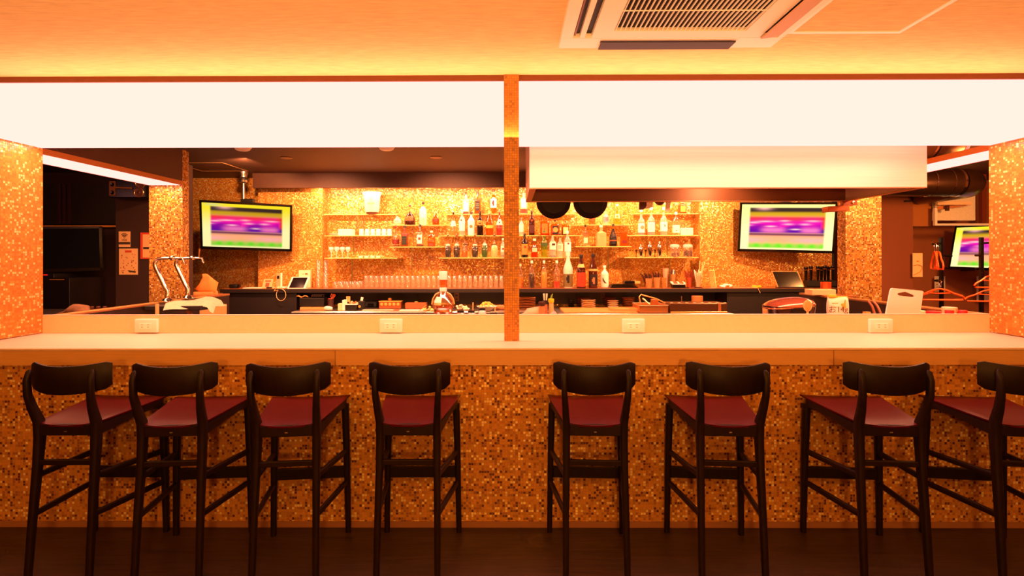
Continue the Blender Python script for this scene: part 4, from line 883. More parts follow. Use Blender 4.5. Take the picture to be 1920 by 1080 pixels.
bxthing('charger_plug', 'small black adapter lying left of the cordless phone', 'adapter', rect(499, 508, 538.5, 541, 6.84), 6.84, .04, M_black, .003, z=BZ)
t, hw, h = leaning('tablet', 'white tablet computer leaning on the back counter', 'tablet', 541, 575, 518, 541, 6.82, M_white, .35, .008, .022, (('display', .10, .90, .05, .93, mat('140a10', .12)),))
build('stand', box(BM(), hw-.05, hw-.0, -.03, .05, 0, .006), M_white, t)
t, hw, h = leaning('router_box', 'white wireless router box standing behind the tablet', 'router', 560, 582, 506.5, 540, 7.05, mat('f4d8b0', .5), .02, .04, 0, (('red_light', .55, .75, .74, .82, mat('b83818', .5)), ('logo', .3, .45, .75, .80, mat('e8a878', .5))))
# recess under the back counter, left
bxthing('wooden_tray', 'pale wooden tray on the steel worktop, far left under the black boxes', 'tray', rect(562, 608, 577.5, 582, 6.62), 6.62, .25, mat('c88848', .5), .003, z=TZ)
t = thing('cash_drawer', 'black cash drawer with printer under the back counter', 'cash drawer', (WX(584, 6.66), 6.66, TZ+.034)); hw = 23*6.66/980
build('drawer', box(BM(), -hw, hw, 0, .25, 0, .11, .004), M_black, t); build('lock', lathe(BM(), [(.006, 0), (.006, .004), (.001, .004)], hw*.5, -.0, .06, n=10, ax='y'), M_chrome, t)
build('printer', box(BM(), -hw*.1, hw*.95, .03, .22, .111, .16, .01), M_blackg, t)
for k in range(5): build('key_row', box(BM(), hw*.0+k*.025, hw*.0+k*.025+.018, .028, .032, .125, .15), mat('2a1a10', .4), t, smooth=False)
single('orange_cloth', tube(BM(), [(lerp(-.08, .07, i/8), .01*math.sin(i*2), .008*math.sin(i*1.3)) for i in range(9)], [.006, .012, .014, .010, .013, .014, .012, .012, .006], 8, flat=.6), mat('c87830', .7), 'crumpled orange cloth on top of the cash drawer', 'cloth', loc=(WX(565, 6.68), 6.72, TZ+.034+.11+.016))
t = thing('scissor_cup', 'dark cup holding red-handled scissors', 'cup', (WX(620, 6.7), 6.7, TZ))
build('cup_body', lathe(BM(), [(.034, .001), (.04, .13), (.037, .13), (.03, .01)], n=18), mat('3a1a10', .5), t)
build('scissors', tube(BM(), [(.0+.0, 0, .05), (.012, 0, .14), (.0, 0, .165), (.012, 0, .195), (.028, 0, .19), (.027, 0, .16), (.02, 0, .14), (.032, 0, .165), (.045, 0, .19), (.056, 0, .185), (.054, 0, .165), (.026, 0, .135), (.018, 0, .05)], .0035, 6), mat('d85828', .4), t)
build('red_pen', box(BM(), -.03, .012, -.006, .006, .11, .137, .003), mat('d82818', .5), t)
single('cloth_roll', tube(BM(), [(-.05, 0, 0), (-.03, 0, .006), (0, 0, .004), (.045, 0, 0)], [.015, .024, .026, .016], 12), M_white, 'small rolled white towel on the steel worktop', 'towel', loc=(WX(616, 6.5), 6.5, TZ+.0265))
t = thing('bar_caddy', 'black and white bar caddy with napkins and sachets', 'caddy', (WX(650, 6.55), 6.55, TZ))
build('holder', box(BM(), -.005, .13, -.05, .05, .001, .07, .003), M_black, t)
build('rim', box(BM(), -.012, .145, -.055, .055, .071, .078, .002), M_white, t)
build('napkin_pack', box(BM(), -.10, -.045, -.04, .04, .001, .085, .003), mat('f0c890', .6), t)
build('tall_pack', box(BM(), -.044, -.006, -.045, .04, .001, .13, .003), mat('ffe8cc', .6), t)
build('card', box(BM(), -.02, .03, .045, .05, .1, .17), mat('e09850', .6), t)
for k in range(5): build('sachet', box(BM(), .03+k*.022, .048+k*.022, -.01, .02, .08, .10+.012*(k % 2), .002, rot=(.2, .3*k, 0)), mat(('c85830', 'f0b880', 'd87040')[k % 3], .6), t)
t = thing('small_black_stand', 'small black tin with a white tag beside the bar caddy', 'tin', (WX(677, 6.6), 6.6, TZ))
build('tin_body', box(BM(), -.03, .045, -.03, .03, .001, .11, .004), M_black, t); build('tag', box(BM(), 0, .03, -.02, -.015, .115, .16, rot=(0, .2, 0)), M_white, t); build('emblem', lathe(BM(), [(.016, 0), (.016, .003), (.001, .003)], -.012, -.031, .045, n=14, ax='y'), mat('e8a040', .5), t)
t = thing('black_toaster', 'low black speaker box in the recess, left of the ornate tissue box', 'box', (WX(696, 6.95), 6.95, TZ))
build('case', box(BM(), -.085, .085, -.03, .1, .001, .085, .01), M_black, t); build('opening', box(BM(), -.04, .04, -.034, -.0305, .01, .05, .004), M_blackg, t)
t = thing('ornate_tissue_box', 'ornate gold-edged tissue box in the recess', 'tissue box', (WX(731, 6.75), 6.75, TZ+.02)); hw = .142
build('case', box(BM(), -hw, hw, 0, .13, -.0195, .068, .003), mat('8a4418', .4), t); build('gold_rim', box(BM(), -hw-.003, hw+.003, -.004, .133, .068, .076, .001), mat('f0a848', .3), t)
for k in range(5): build('relief', lathe(BM(), [(.02, 0), (.016, .006), (.001, .008)], -hw+.035+k*.053, -.0005, .036, n=12, ax='y'), mat('d89848', .4), t)
build('tissue', lathe(BM(), [(.012, .076), (.026, .10), (.012, .115), (.001, .116)], -.015, .06, 0, n=10), mat('c87038', .7), t)
t = thing('brown_tissue_box', 'plain brown tissue box in the recess', 'tissue box', (WX(779, 6.72), 6.72, TZ))
build('case', box(BM(), -.135, .135, 0, .12, .001, .075, .004), mat('a05020', .5), t); build('tissue', lathe(BM(), [(.02, .075), (.028, .082), (.012, .09), (.001, .091)], .0, .05, 0, n=10), mat('e8a060', .7), t)
single('steel_tray', box(BM(), -.19, .19, 0, .10, .0006, .012, .003), mat('f0dcc0', .3, .6), 'bright flat steel tray along the worktop edge', 'tray', loc=(WX(707, 6.46), 6.46, TZ))
single('white_chopping_sheet', box(BM(), -.16, .16, 0, .12, .0006, .006, .001), M_white, 'flat white chopping sheet on the steel worktop', 'chopping sheet', loc=(WX(772, 6.45), 6.46, TZ))
# wall outlet inside the recess
for px, lab in ((856, 'brown double outlet on the back of the recess, left half'), (1130, 'brown double outlet on the back of the recess, right half')):
    q = W(px, 557, 7.165); t = thing('recess_outlet', lab, 'outlet', (q.x, 7.17, q.z))
    build('plate', box(BM(), -.035, .035, -.007, 0, -.058, .058, .003), mat('7a4828' if px < 900 else '4a2818', .5), t)
    for zz in (-.028, .022): build('socket', box(BM(), -.014, .014, -.009, -.0075, zz-.012, zz+.012), M_dark, t)
def heap(name, lab, cat, px, Y, z, rx, ry, rz_, n, sz, cols, k=.8):
    bm = BM(); o = None
    for i in range(n):
        a, d = random.uniform(0, 2*PI), math.sqrt(random.random()); x, y = rx*d*math.cos(a), ry*d*math.sin(a); zz = sz*.5+rz_*(1-d*d)*random.random()
        box(bm, x-sz, x+sz, y-sz*k, y+sz*k, zz-sz*.5, zz+sz*.5, sz*.25, rot=(random.uniform(-.6, .6), random.uniform(-.6, .6), random.random()*3))
    return single(name, bm, mat(cols, .6), lab, cat, loc=(WX(px, Y), Y, z))
heap('bread_slices', 'heap of small pale bread pieces left of the whisky bottle', 'bread', 803, 6.45, TZ+.004, .07, .04, .05, 16, .014, 'f0c070')
single('tongs', rbar(BM(), [(-.055, 0, .01), (.0, 0, .05), (.045, 0, .09)], [.02, .024, .016], [.006]*3, (0, 1, 0)), mat('f4c060', .4), 'yellow tongs leaning out over the worktop edge', 'tongs', loc=(WX(792, 6.36), 6.36, TZ-.01))
heap('wrapped_snacks', 'heap of wrapped white snacks right of the whisky bottle', 'snacks', 865, 6.55, TZ+.004, .09, .04, .06, 22, .016, 'ffdcb8')
t = thing('food_bowl', 'white bowl heaped with yellow snacks', 'bowl', (WX(912.5, 6.5), 6.5, TZ))
build('bowl', lathe(BM(), [(.05, .001), (.09, .03), (.127, .055), (.12, .055), (.08, .03), (.001, .02)], n=28), M_white, t)
bm = BM()
for i in range(40):
    a, d = random.uniform(0, 2*PI), math.sqrt(random.random()); x, y = .09*d*math.cos(a), .09*d*math.sin(a); box(bm, x-.014, x+.014, y-.01, y+.01, .045+.05*(1-d*d), .058+.05*(1-d*d), .003, rot=(random.random(), random.random(), random.random()*3))
o = build('snacks', bm, mat('f0b850', .6), t); o['kind'] = 'stuff'
single('loaf', tube(BM(), [(-.06, 0, .02), (-.03, 0, .03), (.04, 0, .03), (.06, 0, .02)], [.018, .029, .029, .018], 12), mat('b87038', .6), 'brown paper roll beside the snack bowl at the post', 'roll', loc=(WX(937, 6.6), 6.6, TZ))
# ================================================================ JUST BEHIND THE RISER
t = thing('whisky_bottle', 'huge round whisky bottle with carry handles and measuring cup top', 'bottle', (WX(831, 3.82), 3.82, FZ+.0006)); s = 3.82/980
def zz(py): return WZ(831, py, 3.82)-FZ
GP = glass((1, .86, .62), .20, .10, 'f0a050')
R = 20.5*s
build('glass_body', lathe(BM(), [(R*.85, 0), (R*.9, .02), (R*.84, .05), (R*.88, zz(590)), (R*.8, zz(588)), (R*.9, zz(584)), (R*.86, zz(580)), (R, zz(576)), (R, zz(570)), (R*.9, zz(563)), (R*.62, zz(555)), (R*.36, zz(549)), (R*.33, zz(546))], n=32), GP, t)
build('whisky', lathe(BM(), [(R*.8, .003), (R*.85, .02), (R*.8, .05), (R*.83, zz(590)), (R*.76, zz(588)), (R*.85, zz(584)), (R*.81, zz(580)), (R*.94, zz(576)), (R*.94, zz(570))], n=32), glass((.75, .2, .04), .15, .35, 'b83a10'), t)
build('cap', lathe(BM(), [(6.8*s, zz(546.5)), (7*s, zz(540)), (6.4*s, zz(539))], n=24), M_white, t)
build('measuring_cup', lathe(BM(), [(6.6*s, zz(538.8)), (7*s, zz(525))], n=24), glass((1, .8, .5), .2, .2, 'f09040'), t)
build('cup_liquor', lathe(BM(), [(6.4*s, zz(534)), (6.8*s, zz(525.5))], n=24), mat('e06818', .4), t)
build('top_cap', lathe(BM(), [(7.8*s, zz(524.5)), (8*s, zz(510)), (7.4*s, zz(508.6))], n=28), M_white, t)
for sg in (-1, 1): build('handle', tube(BM(), [(sg*7*s, -.01, zz(548)), (sg*14*s, -.015, zz(552)), (sg*19*s, -.015, zz(560)), (sg*21*s, -.01, zz(570))], .0055, 8), mat('f0b060', .3), t)
build('label', lathe(BM(), [(R*.98, zz(571)), (R*.93, zz(564)), (R*.68, zz(556))], n=10, a0=-PI*.80, a1=-PI*.52, cap=False), M_label, t)
for k, (px, py, lab) in enumerate(((863.5, 583, 'small jar with black lid, first right of the whisky bottle'), (884, 583, 'small jar with black lid, second right of the whisky bottle'), (904, 579, 'small jar with black lid, set back in front of the snack bowl'), (925.5, 587, 'small jar with black lid, nearest the post'))):
    D = 3.85+.15*(k == 2); q = W(px, py, D); t = thing('spice_jar', lab, 'jar', (q.x, D, FZ+.0006), group='spice jars behind the riser'); h = q.z-FZ
    build('jar_body', lathe(BM(), [(.03, 0), (.031, .01), (.031, h-.022), (.024, h-.012)], n=20), GB, t); build('lid', lathe(BM(), [(.025, h-.012), (.026, h), (.02, h+.003)], n=20), M_black, t)
    if k in (1, 3): build('spoon_handle', tube(BM(), [(.01, 0, h+.004), (.012, 0, h+.062 if k == 1 else h+.045)], .005, 8), mat('f0b870', .4), t)
# jars right of the post
def jar(px, yt, w_, D, lab, lid, bodym, topper=None):
    q = W(px, yt, D); s = D/980; r = w_*s/2; h = q.z-FZ; t = thing('seasoning_bottle', lab, 'bottle', (q.x, D, FZ+.0006))
    build('jar_body', lathe(BM(), [(r*.9, 0), (r*.95, .01), (r*.85, h-.05), (r*.75, h-.03)], n=20), bodym, t); build('lid', lathe(BM(), [(r*.9, h-.0295), (r, h-.02), (r, h-.004), (r*.8, h)], n=20), lid, t)
    if topper: topper(t, h, r)
    return t
jar(1016, 566, 13, 3.86, 'peeling seasoning bottle with dark brown round lid', mat('3a1a10', .4), mat('c87840', .4))
def spoons(t, h, r):
    for k in (-1, 1): build('spoon_handle', tube(BM(), [(k*.008, 0, h), (k*.011, 0, h+.05)], [.005, .008], 8), mat('ffe0b0', .4), t)
jar(1022.5, 563, 10, 3.98, 'dark pot holding two pale spoon handles', M_dark, mat('b86838', .4), spoons)
def leaf(t, h, r): build('green_nozzle', tube(BM(), [(0, 0, h), (.004, 0, h+.02), (.012, 0, h+.036)], [.009, .007, .003], 8), mat('688018', .5), t)
jar(1033.5, 560, 11, 3.9, 'squeeze bottle with yellow cap and green nozzle', mat('f0c818', .4), mat('e0a868', .4), leaf)
single('cloth_bundle', tube(BM(), [(-.085, 0, .02), (-.05, 0, .03), (-.03, 0, .045), (.02, .0, .05), (.06, 0, .06), (.085, 0, .05)], [.02, .028, .04, .046, .04, .03], 12), mat('e8b080', .7), 'crumpled beige cloth bundle right of the post', 'cloth', loc=(WX(998, 3.9), 3.9, FZ+.13-.02))
single('steel_container', box(BM(), -.055, .055, 0, .16, .0006, .12, .008), M_steel, 'steel container supporting the beige cloth', 'container', loc=(WX(998, 3.84), 3.84, FZ))
single('plastic_wrap', heap('x', '', '', 1035, 3.8, 0, .03, .03, .03, 2, .01, 'fff0e0').data and tube(BM(), [(-.03, 0, .01), (-.01, .01, .03), (.01, 0, .05), (.03, .01, .03), (.05, 0, .005)], [.008, .014, .018, .012, .006], 8), GB, 'crumpled clear wrap beside the seasoning bottles', 'wrap', loc=(WX(1036, 3.78), 3.78, FZ+.125))
bpy.data.objects.remove(bpy.data.objects['x'])
single('wrap_box', box(BM(), -.05, .05, 0, .06, .0006, .12, .004), M_steel, 'steel pot under the clear wrap', 'pot', loc=(WX(1036, 3.75), 3.75, FZ))
# ================================================================ REAR WORKTOP, RIGHT
def plates(px, py0, py1, wpx, D, n, m, lab, grp):
    s = D/980; r = wpx*s/2; zb_ = TZ; h = WZ(px, py0, D)-TZ; p = h/n
    pr = single('plate', lathe(BM(), [(r*.6, 0), (r*.95, p*.55), (r, p*.8), (r*.93, p*.8), (r*.5, p*.2), (.001, p*.2)], n=28), m, lab, 'plate', group=grp)
    row(pr, [(WX(px, D), D, TZ+.0006+k*p) for k in range(n)], [('bottom' if k == 0 else 'topmost' if k == n-1 else ORD[k]+' from the bottom')+' of the '+grp for k in range(n)])
M_pl = mat('f0c898', .35); M_pld = mat('8a4a20', .5)
plates(986, 557, 578, 37, 6.75, 7, mat('b06a30', .5), 'brown plate in the tall stack right of the post', 'brown plates right of the post')
plates(1103, 561.5, 576, 27, 6.78, 5, M_pl, 'pale plate in the front stack in the recess, left', 'pale plates left stack')
plates(1094, 557.5, 576, 28, 7.02, 6, M_pld, 'brown plate in the rear stack behind the left pale plates', 'rear brown plates left stack')
plates(1149, 562, 572, 22, 6.89, 4, M_pl, 'pale plate in the front stack in the recess, right', 'pale plates right stack')
plates(1143, 557, 572, 24, 7.05, 5, M_pld, 'brown plate in the rear stack behind the right pale plates', 'rear brown plates right stack')
plates(1178, 557, 574, 24, 6.98, 6, mat('a86028', .5), 'tan plate in the stack behind the steel pan', 'tan plates behind the steel pan')
plates(1071, 561, 574, 13, 6.95, 4, M_dark, 'dark small bowl in the stack at the back of the recess', 'dark bowls in the recess')
single('wooden_board', prism(BM(), [(-.40, 0), (.46, 0), (.46, .012), (-.40, .012)], 0, .62), mat('d8803c', .5, noise_s=30, noise_a=.25, stretch=(1, 6, 1)), 'orange-brown wooden cutting board filling the right worktop', 'cutting board', loc=(WX(1123, 6.12), 6.13, TZ+.0006))
t = thing('metal_tray', 'shallow pale metal tray lying on the wooden board', 'tray', (WX(1170, 6.3), 6.25, TZ+.013))
bm = BM(); hw = .155
box(bm, -hw, hw, 0, .25, .001, .006)
for b in ((-hw, hw, 0, .008), (-hw, hw, .242, .25), (-hw, -hw+.008, .008, .242), (hw-.008, hw, .008, .242)): box(bm, *b, .006, .028)
build('tray', bm, mat('e8b070', .35, .4), t); build('tray_food', heap('y', '', '', 0, 0, 0, .1, .08, .01, 14, .012, 'd88a40').data.copy() and box(BM(), -.09, .09, .05, .2, .007, .016, .003), mat('d88840', .6), t)
bpy.data.objects.remove(bpy.data.objects['y'])
t = thing('gastro_pan', 'deep steel pan with ladles and tongs lying across it', 'pan', (WX(1224, 6.2), 6.16, TZ+.0006)); hw = 26.5*6.2/980; h = WZ(1224, 573, 6.16)-TZ
bm = BM()
for b in ((-hw, hw, 0, .006), (-hw, hw, .35, .356), (-hw, -hw+.006, .006, .35), (hw-.006, hw, .006, .35)): box(bm, *b, 0, h)
box(bm, -hw, hw, .0, .356, 0, .004); build('pan_walls', bm, mat('c88040', .35, .6), t)
build('rim', tube(BM(), [(-hw, 0, h), (hw, 0, h), (hw, .356, h), (-hw, .356, h)], .006, 8, closed=True), mat('f4d0a0', .25, .7), t)
build('ladle_handle', tube(BM(), [(-hw+.02, .03, h+.01), (-hw+.005, .04, h+.10), (-hw+.03, .05, h+.125), (.05, .08, h+.075), (hw-.005, .1, h+.02)], .008, 8), mat('f4c078', .25, .6), t)
build('ladle_handle', tube(BM(), [(-hw+.05, .06, h+.08), (-.04, .04, h+.01)], .009, 8), mat('f4c078', .25, .6), t)
build('lid_knobs', box(BM(), .02, .10, .15, .22, h-.01, h+.06, .006), mat('a05820', .5), t); 
t = thing('condiment_bin', 'long steel condiment bin with scalloped lid edge', 'bin', (WX(1309, 6.16), 6.14, TZ+.0006)); hw = 53*6.15/980; h = WZ(1309, 568.5, 6.14)-TZ
build('bin_body', box(BM(), -hw, hw, 0, .30, 0, h-.004, .004), mat('6a4020', .35, .5), t)
build('bottom_rail', box(BM(), -hw, hw, -.006, -.0005, 0, .02, .002), mat('f0b060', .3, .5), t)
for k in range(8):
    u = -hw+.02+k*(2*hw-.04)/7; build('lid_tab', box(BM(), u-.012, u+.012, .0, .04, h-.0035, h+.004, .002), mat('f0c080', .3), t)
build('side_strip', box(BM(), hw*.68, hw*.78, -.004, -.0005, .022, h-.005), mat('b86830', .4), t, smooth=False)
single('round_tin', lathe(BM(), [(.068, 0), (.07, .004), (.07, .155), (.066, .16), (.001, .16)], n=28), mat('b87038', .5), 'round brown tin standing behind the condiment bin', 'tin', loc=(WX(1307, 6.75), 6.75, TZ+.0006))
single('chrome_valve', lathe(BM(), [(.012, 0), (.006, .02), (.012, .06), (.006, .1), (.010, .15), (.001, .155)], n=12), M_chrome, 'small chrome tap in the recess above the condiment bin', 'tap', loc=(WX(1278, 6.8), 6.8, TZ+.0006))
# ================================================================ BACK COUNTER, RIGHT
t = thing('lacquer_trays', 'stack of black trays with a folded card on the back counter', 'tray', (WX(1170, 6.9), 6.84, BZ+.0006))
for k in range(3): build('tray_layer', box(BM(), -.19+.015*k, .17-.02*k, 0, .2, k*.018, k*.018+.014, .003), M_blackg, t)
build('clear_case', box(BM(), .0+.0, .13, .01, .15, .054, .09, .004), M_blackg, t); build('card', box(BM(), .13, .2, .0, .08, .055, .085, .002), mat('e8a860', .5), t)
def sticks(t, n, h0, spread, hgt, cols, r=.0035, tip=None, lean=0):
    for k in range(n):
        a = lerp(-1, 1, k/max(1, n-1)); c = cols[k % len(cols)]
        build('stick', tube(BM(), [(a*.015, 0, h0), (a*spread+lean, .0+.01*(k % 2), hgt*(1-.08*((k*7) % 3)))], [r, r*(tip or 1)], 6), mat(c, .45), t)
def cup(px, yt, w_, Y, m, lab, cat='cup'):
    q = WX(px, Y); s = Y/980; h = WZ(px, yt, Y)-BZ; r = w_*s/2; t = thing('utensil_cup', lab, cat, (q, Y, BZ+.0006)); build('cup_body', lathe(BM(), [(r*.75, 0), (r, h), (r*.95, h), (r*.7, .004)], n=20, cap=False), m, t); return t, h
t, h = cup(1216, 522, 13, 6.86, mat('d8a060', .25, .5), 'steel cup of dark-handled forks, leaning left'); sticks(t, 9, .01, .07, .19, ['3a140c', '24100a', '5a1c10'], .006, 1.4, -.03)
t, h = cup(1232, 520, 13, 6.9, mat('e0a868', .25, .5), 'steel cup of dark-handled knives, right of the forks'); sticks(t, 8, .01, .045, .20, ['2a100a', '6a2414', '3a1810'], .006, 1.3, -.01)
t, h = cup(1245, 521, 9, 6.86, glass((1, .85, .6), .2, .3, 'e8a050'), 'amber tumbler beside the knife cup', 'cup')
t, h = cup(1248, 503, 11, 7.1, glass((1, .9, .8), .15, .6, 'f8c8a0'), 'tall pale cup at the back of the utensils')
t, h = cup(1262, 514, 9, 7.02, mat('b87840', .5), 'cup of purple and white straws'); sticks(t, 5, .01, .022, .235, ['5a2a50', '702a48', 'f4e0c8', 'fff0dc', '4a5060'], .008)
t, h = cup(1293, 520, 12, 6.95, mat('a04018', .5), 'cup of red-brown stirrers'); sticks(t, 9, .01, .07, .235, ['8a2c10', '6a2010'], .006)
t = thing('napkin_dispenser', 'small white and black napkin dispenser on the back counter', 'dispenser', (WX(1272, 6.82), 6.8, BZ+.0006))
build('case', box(BM(), -.075, .085, 0, .1, 0, .055, .003), M_blackg, t); build('frame', box(BM(), -.085, .09, -.004, .10, .056, .07, .002, rot=(.25, 0, 0)), M_white, t)
for k in (-1, 1): build('window', box(BM(), k*.038-.026, k*.038+.026, -.008, .07, .0715, .074, rot=(.25, 0, 0)), mat('8a4a20', .4), t, smooth=False)
build('base_plate', box(BM(), -.11, .13, -.03, .12, -.0, .0, 0) if False else box(BM(), -.09, .12, -.03, -.002, 0, .008), M_black, t)
t, h = cup(1309, 511, 12, 6.86, GW, 'clear glass of white spoons and tongs on a small saucer'); sticks(t, 6, .01, .05, .235, ['fff0dc', 'f0d0a0'], .005, 1.6)
for (dx, dz, k) in ((.07, .37, 1), (.09, .36, 1), (.025, .38, 1)): build('chopstick', tube(BM(), [(.0, .0, .02), (dx, .01, dz*.93)], [.006, .004], 6), mat('f8d090', .4), t)
build('saucer', lathe(BM(), [(.045, .0005), (.06, .01), (.055, .01), (.001, .004)], n=20, cap=False), mat('5a2a10', .4), t)
t, hw, h = leaning('menu_holder', 'clear acrylic menu holder with yellow edges', 'menu holder', 1331, 1342, 506, 539, 6.95, glass((1, .9, .7), .2, .3, 'f0c080'), .1, .01, -.01, (('edge', .9, 1, 0, 1, mat('f8d878', .3)), ('edge', .0, .9, .95, 1, mat('f8d878', .3))))
heap('crumpled_towel', 'crumpled white towel on the back counter', 'towel', 1362, 6.86, BZ+.010, .07, .04, .03, 14, .018, 'fff0dc')
single('white_cable', tube(BM(), [(-.08, 0, .006), (0, .01, .006), (.10, 0, .006), (.16, -.02, .006), (.20, -.102, .004), (.23, -.106, -.06)], .004, 6), mat('e8b080', .5), 'pale cable trailing over the edge of the back counter', 'cable', loc=(WX(1385, 6.84), 6.84, BZ))
single('sponge', box(BM(), -.055, .05, 0, .06, .0006, .028, .008, seg=2), mat('a8b818', .8), 'yellow-green sponge on the back counter', 'sponge', loc=(WX(1421, 6.84), 6.84, BZ))
t, hw, h = leaning('black_tablet', 'black tablet screen leaning in a pale frame, right of the sponge', 'tablet', 1455, 1505, 507, 542, 6.82, mat('d8904c', .4), .3, .010, -.026, (('display', .03, .96, .06, .96, mat('0c0806', .15)),))
build('foot', box(BM(), -hw+.02, hw+.03, -.03, .06, 0, .012, .002), M_dark, t)
build('power_light', box(BM(), hw*.82-.026, hw*.88-.026, .045, .05, h*.86, h*.88), emit('30d020', 1), t, smooth=False)
for px, lab in ((1528, 'black microphone charging stand, left'), (1556, 'black microphone charging stand, right')):
    q = W(px, 526, 6.84); hw = 13*6.84/980; t = thing('microphone_stand', lab, 'stand', (q.x, 6.84, BZ+.0006)); hh = q.z-BZ
    build('stand_body', box(BM(), -hw, hw, 0, .12, 0, hh, .006), M_black, t); build('stand_lip', box(BM(), -hw-.02, hw, -.02, -.0005, 0, .02, .004), M_blackg, t)
def mic(px, yt, D, zb_, lab):
    q = W(px, yt, D); h = q.z-zb_; t = thing('microphone', lab, 'microphone', (q.x, D, zb_+.0006), group='karaoke microphones')
    build('handle', lathe(BM(), [(.012, 0), (.016, .02), (.020, h-.052), (.021, h-.048)], n=16), M_blackg, t); build('ring', lathe(BM(), [(.0225, h-.048), (.0225, h-.042)], n=18), mat('c88848', .2, .8), t)
    build('grille', lathe(BM(), [(.018, h-.0415), (.026, h-.032), (.0285, h-.018), (.022, h-.005), (.010, h), (.001, h+.0005)], n=18), mat('1a0e08', .4, .5), t)
zs = BZ+WZ(1528, 526, 6.84)-BZ
for k, (px, lab) in enumerate(((1520.5, 'leftmost black microphone in the front row'), (1533.5, 'second black microphone in the front row'), (1546.5, 'third black microphone in the front row'), (1561.5, 'rightmost black microphone in the front row'))): mic(px, 498.5-.8*(k > 1), 6.88, zs, lab)
for px, lab in ((1511, 'black microphone in the rear row, far left'), (1540, 'black microphone in the rear row, middle'), (1553, 'black microphone in the rear row, right')): mic(px, 500, 7.0, BZ, lab)
# ================================================================ BEER TAPS AND DRIP TRAY, LEFT
def tower(px, py, D, lab):
    q = W(px, py, D); s = D/980; t = thing('beer_tap', lab, 'beer tap', (q.x, D, BZ+.0006))
    build('base', lathe(BM(), [(.072, 0), (.072, .006), (.045, .012), (.03, .03), (.022, .034)], n=24), M_chrome, t); build('base_plate', box(BM(), -.09, .09, -.05, .05, -.0, .004, .001), M_blackg, t)
    k = 79*s
    build('column', tube(BM(), [(0, 0, .03), (0, 0, .10), (-.02, 0, .13), (-.10, 0, .30), (-.115, 0, .335), (-.11, 0, .365), (-.085, 0, .388), (-.05, 0, .395), (.05, 0, .398), (.07, 0, .398)], [.019, .019, .0185, .018, .018, .017, .015, .013, .012, .010], 16), M_chrome, t)
    build('tap_body', tube(BM(), [(.02, 0, .398), (.035, 0, .398), (.055, 0, .40), (.075, 0, .398)], [.015, .021, .021, .014], 14), M_chrome, t)
    build('spout', tube(BM(), [(.07, 0, .398), (.14, 0, .396), (.155, 0, .35)], [.011, .010, .008], 12), M_chrome, t)
    build('lever', tube(BM(), [(.11, 0, .40), (.112, 0, .43), (.118, 0, .49)], [.006, .005, .009], 10), mat('b87838', .3, .6), t)
    return t
tower(314, 562, 4.76, 'chrome beer tap on a bent column, nearer of the two')
tower(352, 558, 5.10, 'chrome beer tap on a bent column, farther of the two')
t = thing('drip_tray', 'dark drip tray bracket in front of the beer taps', 'drip tray', (0, 0, 0))
x0, x1, z0, z1 = rect(312, 402, 569, 578, 4.72)
x0 = -3.18
build('tray', box(BM(), x0+.013, x1+.01, 4.5, 4.72, BZ-.055, BZ-.015, .004), M_dark, t)
build('bracket', rbar(BM(), [(x1-.17, 4.6, BZ-.056), (x1-.05, 4.6, BZ-.25)], [.03]*2, [.03]*2, (0, 1, 0)), mat('a05c28', .5), t)
bm = BM(); nx, ny = 16, 6; g = []
for j in range(ny+1):
    rw = []
    for i in range(nx+1):
        u, v = i/nx, j/ny; x = lerp(WX(311, 4.5), WX(407, 4.6), u); y = 4.46+.22*v+.08*u; z = BZ+.004+.012*math.sin(u*9+v*2)+.03*math.sin(u*3.1)*(.6+.6*v); 
        if u > .93: z -= .03
        if v < .05: z -= .055+.012*math.sin(u*7)
        rw.append(bm.verts.new((x, y, max(z, BZ-.012) if j > 0 and u < .93 else z)))
    g.append(rw)
for j in range(ny):
    for i in range(nx): bm.faces.new((g[j][i], g[j][i+1], g[j+1][i+1], g[j+1][i]))
bmesh.ops.solidify(bm, geom=bm.faces[:], thickness=.008)
single('bar_towel', bm, mat('fff0cc', .8, noise_s=40, noise_a=.06), 'crumpled cream bar towel lying over the drip tray', 'towel', ang=80)
single('white_container', box(BM(), *rect(374, 401, 573, 640, 4.97)[:2], 4.97, 5.2, .0006, WZ(388, 574, 4.97), .004), mat('e8b468', .5), 'tall cream container below the drip tray', 'container')
single('tap_hose_post', box(BM(), *rect(291, 294, 571, 640, 4.3)[:2], 4.3, 4.33, .0006, WZ(292, 570, 4.3), .001), mat('e0a868', .4), 'thin pale upright strip under the left ledge', 'strip')
t = thing('tissue_box', 'flat tissue box with orange tissues pulled up, on the left side shelf', 'tissue box', ((sx0+sx1)/2-.02, 5.6, BZ+.0006)); hw = (sx1-sx0)/2*.62
build('carton', box(BM(), -hw, hw+.02, 0, .12, 0, .035, .003), mat('e89850', .5), t)
bm = lathe(BM(), [(.10, .036), (.12, .06), (.085, .13), (.05, .19), (.02, .225), (.001, .23)], .03, .06, 0, n=16, fy=.4)
for v in bm.verts: v.co.x += .03*math.sin(v.co.z*40+v.co.y*30); v.co.y += .012*math.sin(v.co.x*60)
build('tissue', bm, mat('f08838', .7), t, ang=80)
